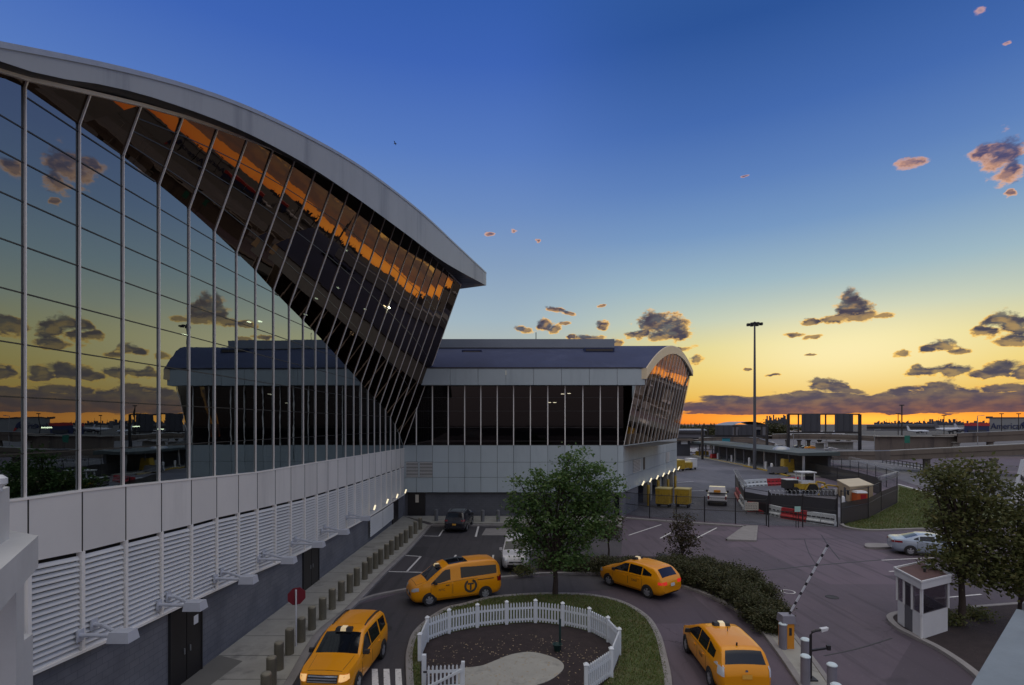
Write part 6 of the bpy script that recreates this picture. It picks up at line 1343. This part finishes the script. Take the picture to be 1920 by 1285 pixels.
pv = MB(); pv.prism([(48.6, 90), (60, 90), (61, 150), (50.2, 150)], 0, .16); struct(pv, 'shelter_pavement', 'concrete')
for i, (x, y, h) in enumerate([(1346, 862, 1.6), (1372, 867, 1.6), (1405, 875, 1.8), (1436, 881, 1.5), (1447, 886, 1.6), (1466, 885, 2.0), (1476, 884, 1.8)]):
    p = gp(x, y); q = MB(); q.lathe(p, [(.24, 0), (.24, h), (.1, h+.1)], 10); tag(q.build('bollard', 'white', None, True), f'white post on the kerb of the long shelter, {ORD[i] if i else "first"} from the far end', 'post', 'white posts by the shelter')
for i, (x, y, w, m_, lb_) in enumerate([(1301, 849, 2.4, 'white', 'small white utility box at the far end of the apron'), (1318, 855, 3.4, 'yellow', 'low yellow equipment trolley by the far shelter'), (1342, 861, 2.0, 'red', 'small red equipment trolley at the shelter kerb'), (1480, 888, 2.0, 'yellow', 'tall yellow steel bin at the near end of the shelter'), (1462, 890, 3.2, 'far_grey', 'dark slatted crates at the near end of the shelter')]):
    p = gp(x, y); o = empty('equipment', p, lb_, 'equipment'); hh = 2.6 if i == 3 else 1.3
    q = MB(); q.hexa([p+Vector((-w/2, 0, .25)), p+Vector((w/2, 0, .25)), p+Vector((w/2, 1.4, .25)), p+Vector((-w/2, 1.4, .25))], [p+Vector((-w/2+.1, .1, hh)), p+Vector((w/2-.1, .1, hh)), p+Vector((w/2-.1, 1.3, hh)), p+Vector((-w/2+.1, 1.3, hh))]); q.build('box', m_, o)
    q = MB()
    for sx in (-.35, .35): q.tube([p+Vector((sx*w, .0, .2)), p+Vector((sx*w, 1.4, .2))], .2, 10)
    q.build('wheel', 'tyre', o)
    q = MB(); q.box(p+Vector((0, .7, hh+.05)), (w*.5, .5, .1)); q.build('lid', 'trim', o)
# viaducts
def viaduct(lab, pts, wdt, gt_, ph, piers, m_='viaduct', rail=True):
    o = empty('viaduct', (pts[0][0], pts[0][1], 0), lab, 'viaduct'); P = [Vector(p) for p in pts]
    q = MB(); R = []
    for p in P: R.append([(p.x, p.y, p.z-gt_), (p.x, p.y, p.z), (p.x, p.y+wdt, p.z), (p.x, p.y+wdt, p.z-gt_), (p.x, p.y, p.z-gt_)])
    q.grid(R); q.build('deck', m_, o)
    q = MB(); R = [[(p.x, p.y-.15, p.z-.35), (p.x, p.y-.15, p.z+ph), (p.x, p.y+.2, p.z+ph), (p.x, p.y+.2, p.z)] for p in P]; q.grid(R); q.build('parapet', m_, o)
    if rail: q = MB(); q.tube([p+Vector((0, 0, ph+.12)) for p in P], .08, 6); q.build('rail', 'steel', o)
    for (x, y, z, r_) in piers:
        q = MB(); q.lathe((x, y, 0), [(r_, 0), (r_, z-.5), (r_*1.5, z-.25), (r_*1.5, z)], 14); q.build('pier', 'far_grey' if m_ == 'far_grey' else 'concrete', o, True, 40)
    return o
def vz(x, y, Y): return tuple(at(x, y, Y))
viaduct('nearest concrete ramp with a silver rail curving behind the right tree', [vz(1560, 851, 112), vz(1640, 851, 106), vz(1669, 850.5, 102), vz(1786, 845, 96), vz(1920, 838.5, 90), vz(2100, 830, 86)], 7, 1.3, .45, [(at(1883, 0, 92).x, 94, 2.9, .45), (at(1745, 0, 100).x, 101, 2.7, .6), (at(1990, 0, 90).x, 92, 3.2, .5)])
viaduct('upper concrete flyover passing below the grey hangar', [vz(1795, 817, 150), vz(1850, 815, 150), vz(1920, 812, 148), vz(2150, 806, 145)], 9, 2.1, .6, [(at(1803, 0, 150).x, 152, 3.9, .9), (at(1868, 0, 150).x, 152, 4.2, .8), (at(1980, 0, 150).x, 152, 4.2, .8)])
viaduct('long low overpass behind the large sign gantry', [vz(1448, 818, 190), vz(1500, 817, 186), vz(1560, 818, 182), vz(1640, 821, 178), vz(1720, 826, 172)], 9, 1.1, .6, [(at(x, 0, 186).x, 190, 3.3, .55) for x in (1487, 1510, 1528, 1549, 1584, 1605)])
viaduct('distant ramp descending beside the tall lighting mast', [vz(1310, 826, 185), vz(1372, 822, 180), vz(1420, 826, 172), vz(1452, 836, 160)], 8, 1.0, .7, [(at(x, 0, 190).x, 188, 2.5, .6) for x in (1330, 1360, 1400)])
def wallbox(nm, lab, cat, x0, x1, y0, Y, dep, m_, y1=None):
    a, b = at(x0, y0, Y), at(x1, y0, Y); o = empty(nm, ((a.x+b.x)/2, Y+dep/2, 0), lab, cat); z0 = 0
    q = MB(); k_ = (a.x+b.x)/2/Y*dep*1.02; q.prism([(a.x, Y), (b.x, Y), (b.x+k_, Y+dep), (a.x+k_, Y+dep)], 0, a.z); q.build('wall', m_, o); return o, a, b
o, a, b = wallbox('retaining_wall', 'long brown concrete retaining wall between the flyover and the overpass', 'wall', 1640, 1797, 819, 152, 1, 'viaduct'); q = MB(); q.box(((a.x+b.x)/2, 151.9, a.z+.1), (b.x-a.x, 1.4, .3)); q.build('coping', 'concrete', o)
o, a, b = wallbox('abutment', 'pale concrete abutment block under the overpass, left one', 'wall', 1529, 1545, 831, 178, 3, 'concrete'); q = MB(); q.box(((a.x+b.x)/2, 177.9, a.z+.1), (b.x-a.x+.4, 3.4, .3)); q.build('coping', 'kerb', o)
o, a, b = wallbox('abutment', 'wide concrete abutment wall under the overpass, right one', 'wall', 1552, 1600, 829, 178, 3, 'concrete'); q = MB(); q.box(((a.x+b.x)/2, 177.9, a.z+.1), (b.x-a.x+.4, 3.4, .3)); q.build('coping', 'kerb', o)
# guard rails
q = MB(); P = [gp(1440, 846), gp(1520, 847), gp(1600, 849), gp(1640, 851)]; go = empty('guard_rail', P[0], 'pale steel guard rail along the highway below the large gantry', 'guard rail')
for a, b in zip(P[:-1], P[1:]): q.bar(a+Vector((0, 0, .8)), b+Vector((0, 0, .8)), .12, .4)
q.build('rail', 'steel', go)
for i in range(12): t = i/11; p = P[0].lerp(P[-1], t); q = MB(); q.box((p.x, p.y+.15, .4), (.2, .2, .8)); q.build('post', 'steel', go)
q = MB(); P = [gp(1655, 868), gp(1700, 876), gp(1740, 884), gp(1800, 898), gp(1920, 930)]; go = empty('guard_rail', P[0], 'dark railing along the airport road behind the right tree', 'guard rail')
for a, b in zip(P[:-1], P[1:]):
    for z in (.5, 1.1): q.bar(a+Vector((0, 0, z)), b+Vector((0, 0, z)), .08, .14)
q.build('rail', 'black', go); q = MB()
for a, b in zip(P[:-1], P[1:]):
    for k in range(6): p = a.lerp(b, k/6); q.box((p.x, p.y, .55), (.1, .1, 1.1))
q.build('post', 'black', go)
board('road_sign', 'green road sign on two posts beside the brown retaining wall', 1696, 1706, 817, 831, 140, 'green_sign')
for i, (x, yb, yt, Y, lb_) in enumerate([(1488, 838, 806, 186, 'first'), (1510, 838, 806, 186, 'second'), (1549, 840, 808, 184, 'third'), (1640, 845, 806, 170, 'fourth'), (1833, 822, 780, 150, 'fifth')]):
    p = at(x, yb, Y); p.z = max(p.z, 0); z = at(x, yt, Y).z; o = empty('street_lamp', p, f'thin distant street lamp on the flyovers, {lb_} from the large gantry going right', 'street lamp', 'distant street lamps')
    q = MB(); q.tube([(p.x, p.y, 0), (p.x, p.y, z)], [.12, .08], 6); q.build('pole', 'steel', o); q = MB(); q.bar((p.x, p.y, z), (p.x+1.4, p.y, z+.15), .1); q.box((p.x+1.5, p.y, z+.14), (.7, .3, .14)); q.build('lamp_arm', 'steel', o)
# buildings far away
o, a, b = wallbox('hangar', 'grey airport hangar with dark lettering at the right horizon', 'hangar', 1855, 2000, 784, 480, 60, 'hangar')
q = MB(); q.prism([(a.x-.5, 479.4), (b.x+.5, 479.4), (b.x+61, 541), (a.x+60, 541)], a.z, a.z+.7); q.build('roof', 'far_dark', o)
p = at(1890, 799.5, 479); text_mesh('American', 7.6, 'lettering', 'navy', o, Matrix(((1, 0, 0, p.x-o.location.x), (0, 0, -1, 479.6-o.location.y), (0, 1, 0, p.z), (0, 0, 0, 1))), .1)
q = MB(); A = at(1914, 793, 479.5); q.add([(A.x, 479.5, A.z-1), (A.x+3, 479.5, A.z+1.2), (A.x+7.5, 479.5, A.z-5), (A.x+4.5, 479.5, A.z-6)], [(0, 1, 2, 3)]); q.build('emblem', 'navy', o)
q = MB(); q.add([(A.x+4.5, 479.45, A.z-5.6), (A.x+7.5, 479.45, A.z-4.6), (A.x+9.5, 479.45, A.z-8.4), (A.x+7.5, 479.45, A.z-8.6)], [(0, 1, 2, 3)]); q.build('emblem_tip', 'red', o)
q = MB(); pa = at(1864, 783, 490); q.box((pa.x, 495, pa.z), (4, 3, 2)); q.build('roof_unit', 'far_dark', o)
o, a, b = wallbox('cargo_building', 'dark blue building with a bright red top band beside the grey hangar', 'building', 1808, 1855, 799, 460, 40, 'navy')
z = at(0, 793.5, 460).z; q = MB(); q.prism([(a.x-.2, 459.8), (b.x+.2, 459.8), (b.x+35.5, 500.2), (a.x+35.5, 500.2)], a.z, z); q.build('roof_band', 'red', o); q = MB(); q.box(((a.x+b.x)/2, 459.7, 2.2), (b.x-a.x-6, .5, 3)); q.build('shutter', 'far_dark', o)
def low_building(nm, lab, x0, x1, y0, Y, dep, m_, bands=3):
    o, a, b = wallbox(nm, lab, 'building', x0, x1, y0, Y, dep, m_)
    for k in range(bands): z = a.z*(k+.55)/bands; q = MB(); q.box(((a.x+b.x)/2, Y-.15, z), (b.x-a.x-1, .4, a.z/bands*.35)); q.build('window_band', 'trim', o)
    q = MB(); k_ = (a.x+b.x)/2/Y*dep*1.02; q.prism([(a.x-.5, Y-.4), (b.x+.5, Y-.4), (b.x+.5+k_, Y+dep+.4), (a.x-.5+k_, Y+dep+.4)], a.z, a.z+.4); q.build('roof', 'roofedge', o); return o
low_building('parking_garage', 'low grey garage with banded floors between the concourse and the gantry', 1262, 1322, 808, 210, 40, 'far_grey')
low_building('terminal_annex', 'long grey low building far across the airfield', 1625, 1755, 797, 700, 60, 'far_grey', 1)
q = MB(); o = empty('curved_roof_hall', (at(1408, 0, 230).x, 240, 0), 'small hall with a pale curved roof behind the smaller gantry', 'building'); A, B = at(1372, 0, 230).x, at(1442, 0, 230).x
q.grid([[(A+(B-A)*k/14, y, 8.4+1.6*math.sin(PI*k/14)) for y in (230, 250)] for k in range(15)]); q.build('roof', 'roofedge', o, True)
q = MB(); q.box(((A+B)/2, 240, 4.2), (B-A-2, 19, 8.4)); q.build('wall', 'far_grey', o)
q = MB(); q.box(((A+B)/2, 230.3, 5), (B-A-6, .3, 3)); q.build('window_band', 'carglass', o)
o, a, b = wallbox('underpass', 'dark underpass entrance with a pale sign at the end of the apron', 'underpass', 1262, 1294, 826, 150, 8, 'far_dark'); q = MB(); q.box((at(1283, 0, 149.8).x, 149.8, at(0, 829, 150).z), (1.8, .2, 1.2)); q.build('sign', 'barrier_white', o); q = MB(); q.box(((a.x+b.x)/2, 149.5, a.z+.2), (b.x-a.x+1, 1.5, .5)); q.build('lintel', 'viaduct', o)
o, a, b = wallbox('billboard', 'small turquoise board low between the gantry legs', 'sign', 1354, 1369, 821, 150, .3, 'teal'); q = MB(); q.box(((a.x+b.x)/2, 149.8, a.z+.1), (b.x-a.x+.3, .5, .25)); q.build('frame', 'far_grey', o)
# skyline and treeline
r = random.Random(4); q = MB()
for x in np.arange(1436, 1475, 2.4):
    Y = 3000; h = r.choice([4, 6, 9, 12, 14])*3.0; X = (x-CX)/1000*Y; q.box((X, Y, h/2+9), (r.uniform(4, 7), 6, h+18))
for x in np.arange(1640, 1860, 2.0):
    Y = 3300; h = 3.3*r.choice([2, 3, 4, 5, 5, 6, 7, 9])*(1.15 if 1740 < x < 1810 else .8); X = (x-CX)/1000*Y; q.box((X, Y, h/2), (r.uniform(4, 9), 6, h+9))
    if r.random() < .12: q.box((X, Y, h+9), (1, 1, 26))
tag(q.build('skyline', 'sky_tower'), 'distant city skyline along the horizon under the sunset', 'skyline', None, 'stuff')
bl_ = [((x-CX)/1000*330, 330, r.uniform(3, 5.5), 6, 5, r.uniform(3.2, 5.0)) for x in list(np.arange(1440, 1505, 9))]+[((x-CX)/1000*400, 400, r.uniform(2, 4), 6, 5, r.uniform(3, 5)) for x in np.arange(1258, 1345, 10)]
o = leaves('treeline', 'leaf_hedge', None, bl_, 420, 20, 1.3, 1.2, 77); tag(o, 'dark far-off tree line on the horizon', 'trees', None, 'stuff')
q = MB(); 
for k in range(60):
    x = 1250+r.uniform(0, 100); Y = 420; X = (x-CX)/1000*Y; h = r.uniform(7.5, 10); q.lathe((X, Y, 0), [(1.2, 0), (1.6, 3), (.9, h*.7), (.05, h)], 7)
tag(q.build('pine_treeline', 'leaf_hedge'), 'row of tiny dark pointed trees left on the horizon', 'trees', None, 'stuff')
# planes
def plane(lab, x, y, Y, L_, flip=1):
    p = gp(x, y); Y = p.y; o = empty('airliner', p, lab, 'airplane', 'parked airliners')
    rr = L_*.055; q = MB(); q.tube([(p.x-flip*L_*.5, Y, rr*3.1), (p.x-flip*L_*.36, Y, rr*2.6), (p.x-flip*L_*.2, Y, rr*2.4), (p.x+flip*L_*.36, Y, rr*2.4), (p.x+flip*L_*.46, Y, rr*2.2), (p.x+flip*L_*.5, Y, rr*2.0)], [.1, rr*.7, rr, rr, rr*.7, .1], 12); q.build('fuselage', 'plane', o, True, 60)
    q = MB(); q.hexa([(p.x-flip*L_*.5, Y-.15, rr*3), (p.x-flip*L_*.36, Y-.15, rr*3), (p.x-flip*L_*.36, Y+.15, rr*3), (p.x-flip*L_*.5, Y+.15, rr*3)], [(p.x-flip*L_*.55, Y-.1, rr*7), (p.x-flip*L_*.48, Y-.1, rr*7), (p.x-flip*L_*.48, Y+.1, rr*7), (p.x-flip*L_*.55, Y+.1, rr*7)]); q.build('tail_fin', 'plane' if L_ < 25 else 'far_grey', o)
    q = MB(); 
    for s in (-1, 1): q.hexa([(p.x-.02*L_, Y, rr*1.8), (p.x+flip*.14*L_, Y, rr*1.8), (p.x-flip*.14*L_, Y+s*L_*.45, rr*2.5), (p.x-flip*.2*L_, Y+s*L_*.45, rr*2.5)], [(p.x-.02*L_, Y, rr*2.1), (p.x+flip*.14*L_, Y, rr*2.1), (p.x-flip*.14*L_, Y+s*L_*.45, rr*2.6), (p.x-flip*.2*L_, Y+s*L_*.45, rr*2.6)])
    q.build('wing', 'far_grey', o)
    q = MB(); 
    for s in (-1, 1): q.tube([(p.x+flip*.02*L_, Y+s*L_*.15, rr*1.2), (p.x+flip*.14*L_, Y+s*L_*.15, rr*1.2)], rr*.45, 8)
    for (dx_, dy_) in ((.38, 0), (-.02, .06), (-.02, -.06)): q.box((p.x+flip*dx_*L_, Y+dy_*L_, rr*.8), (rr*.4, rr*.4, rr*1.6))
    q.build('engine', 'far_dark', o, True)
plane('white airliner parked on the apron left of the larger grey one', 1722, 814, 0, 19, 1); plane('larger grey-white airliner parked beside the dark blue building', 1785, 814, 0, 30, 1); plane('white airliner nose showing at the dark blue building', 1815, 813, 0, 24, 1)
# traffic far away
far = dict(sed); spc = []
for i, (x, y, m_, lb_, nm, k) in enumerate([(1446, 838, 'whitecar', 'white van driving on the highway left of the large gantry', 'delivery_van', 'van'), (1461, 842, 'whitecar', 'white pickup-like car behind the white van on the highway', 'car', 'sed'), (1500, 842, 'silver', 'silver car on the highway under the overpass', 'car', 'sed'), (1513, 843, 'blackcar', 'dark car on the highway next to the orange cab', 'car', 'sed'), (1523, 844, 'taxi', 'orange taxi on the highway at the pale abutment', 'car', 'sed'), (1556, 847, 'whitecar', 'small white car on the highway before the wide abutment', 'car', 'sed')]):
    s_ = dict(van if k == 'van' else sed); s_['taxi'] = None
    make_car(nm, lb_, m_, s_, 'traffic on the highway', tuple(gp(x, y)), heading(-1, .12) if i % 2 else heading(1, -.12))
for i, x in enumerate((1487, 1497, 1512, 1522, 1534, 1572)):
    p = at(x, 815, 188); q = MB(); q.hexa([(p.x-1.9, 187, p.z-.2), (p.x+1.9, 187, p.z-.2), (p.x+1.9, 189, p.z-.2), (p.x-1.9, 189, p.z-.2)], [(p.x-1.3, 187.3, p.z+1.3), (p.x+1.2, 187.3, p.z+1.3), (p.x+1.2, 188.7, p.z+1.3), (p.x-1.3, 188.7, p.z+1.3)]); tag(q.build('car', 'whitecar'), f'tiny pale car on the overpass deck, {ORD[i] if i else "first"} from the left', 'car', 'cars on the overpass')
# white panel at far right
ps = at(1905, 940, 40); o = empty('white_panel', (ps.x+1, 40, 0), 'white leaning panel showing at the right edge behind the dark tree', 'sign')
A = [at(1901, 945, 40), at(1935, 945, 40), at(1935, 862, 40), at(1921, 862, 40)]; q = MB(); q.hexa(A, [v+Vector((0, .3, 0)) for v in A]); q.build('panel', 'white', o); q = MB(); q.box((A[1].x-.5, 40.15, A[0].z/2), (.3, .2, A[0].z)); q.build('post', 'steel', o)
q = MB(); c = at(1915, 898, 39.95); 
for k in range(3): q.box((c.x+k*.12, 39.95, c.z+.1-.1*k), (.06, .03, .4))
q.build('marks', 'black', o)
# bird
p = at(741, 270, 90); b_ = empty('bird', p, 'small dark bird gliding in the blue sky above the roof', 'bird')
q = MB(); q.tube([p+Vector((-.28, 0, 0)), p+Vector((-.1, 0, .03)), p+Vector((.1, 0, .03)), p+Vector((.3, 0, -.01))], [.01, .07, .07, .01], 8); q.add([p+Vector(v) for v in ((-.08, 0, .05), (.1, 0, .05), (.02, -.5, .2), (-.06, -.8, .12), (-.1, -.45, .18))], [(0, 1, 2, 4), (4, 2, 3)]); q.add([p+Vector(v) for v in ((-.08, 0, .05), (.1, 0, .05), (.02, .5, .2), (-.06, .8, .12), (-.1, .45, .18))], [(1, 0, 4, 2), (2, 4, 3)]); b_2 = q.build('body', 'black', b_)
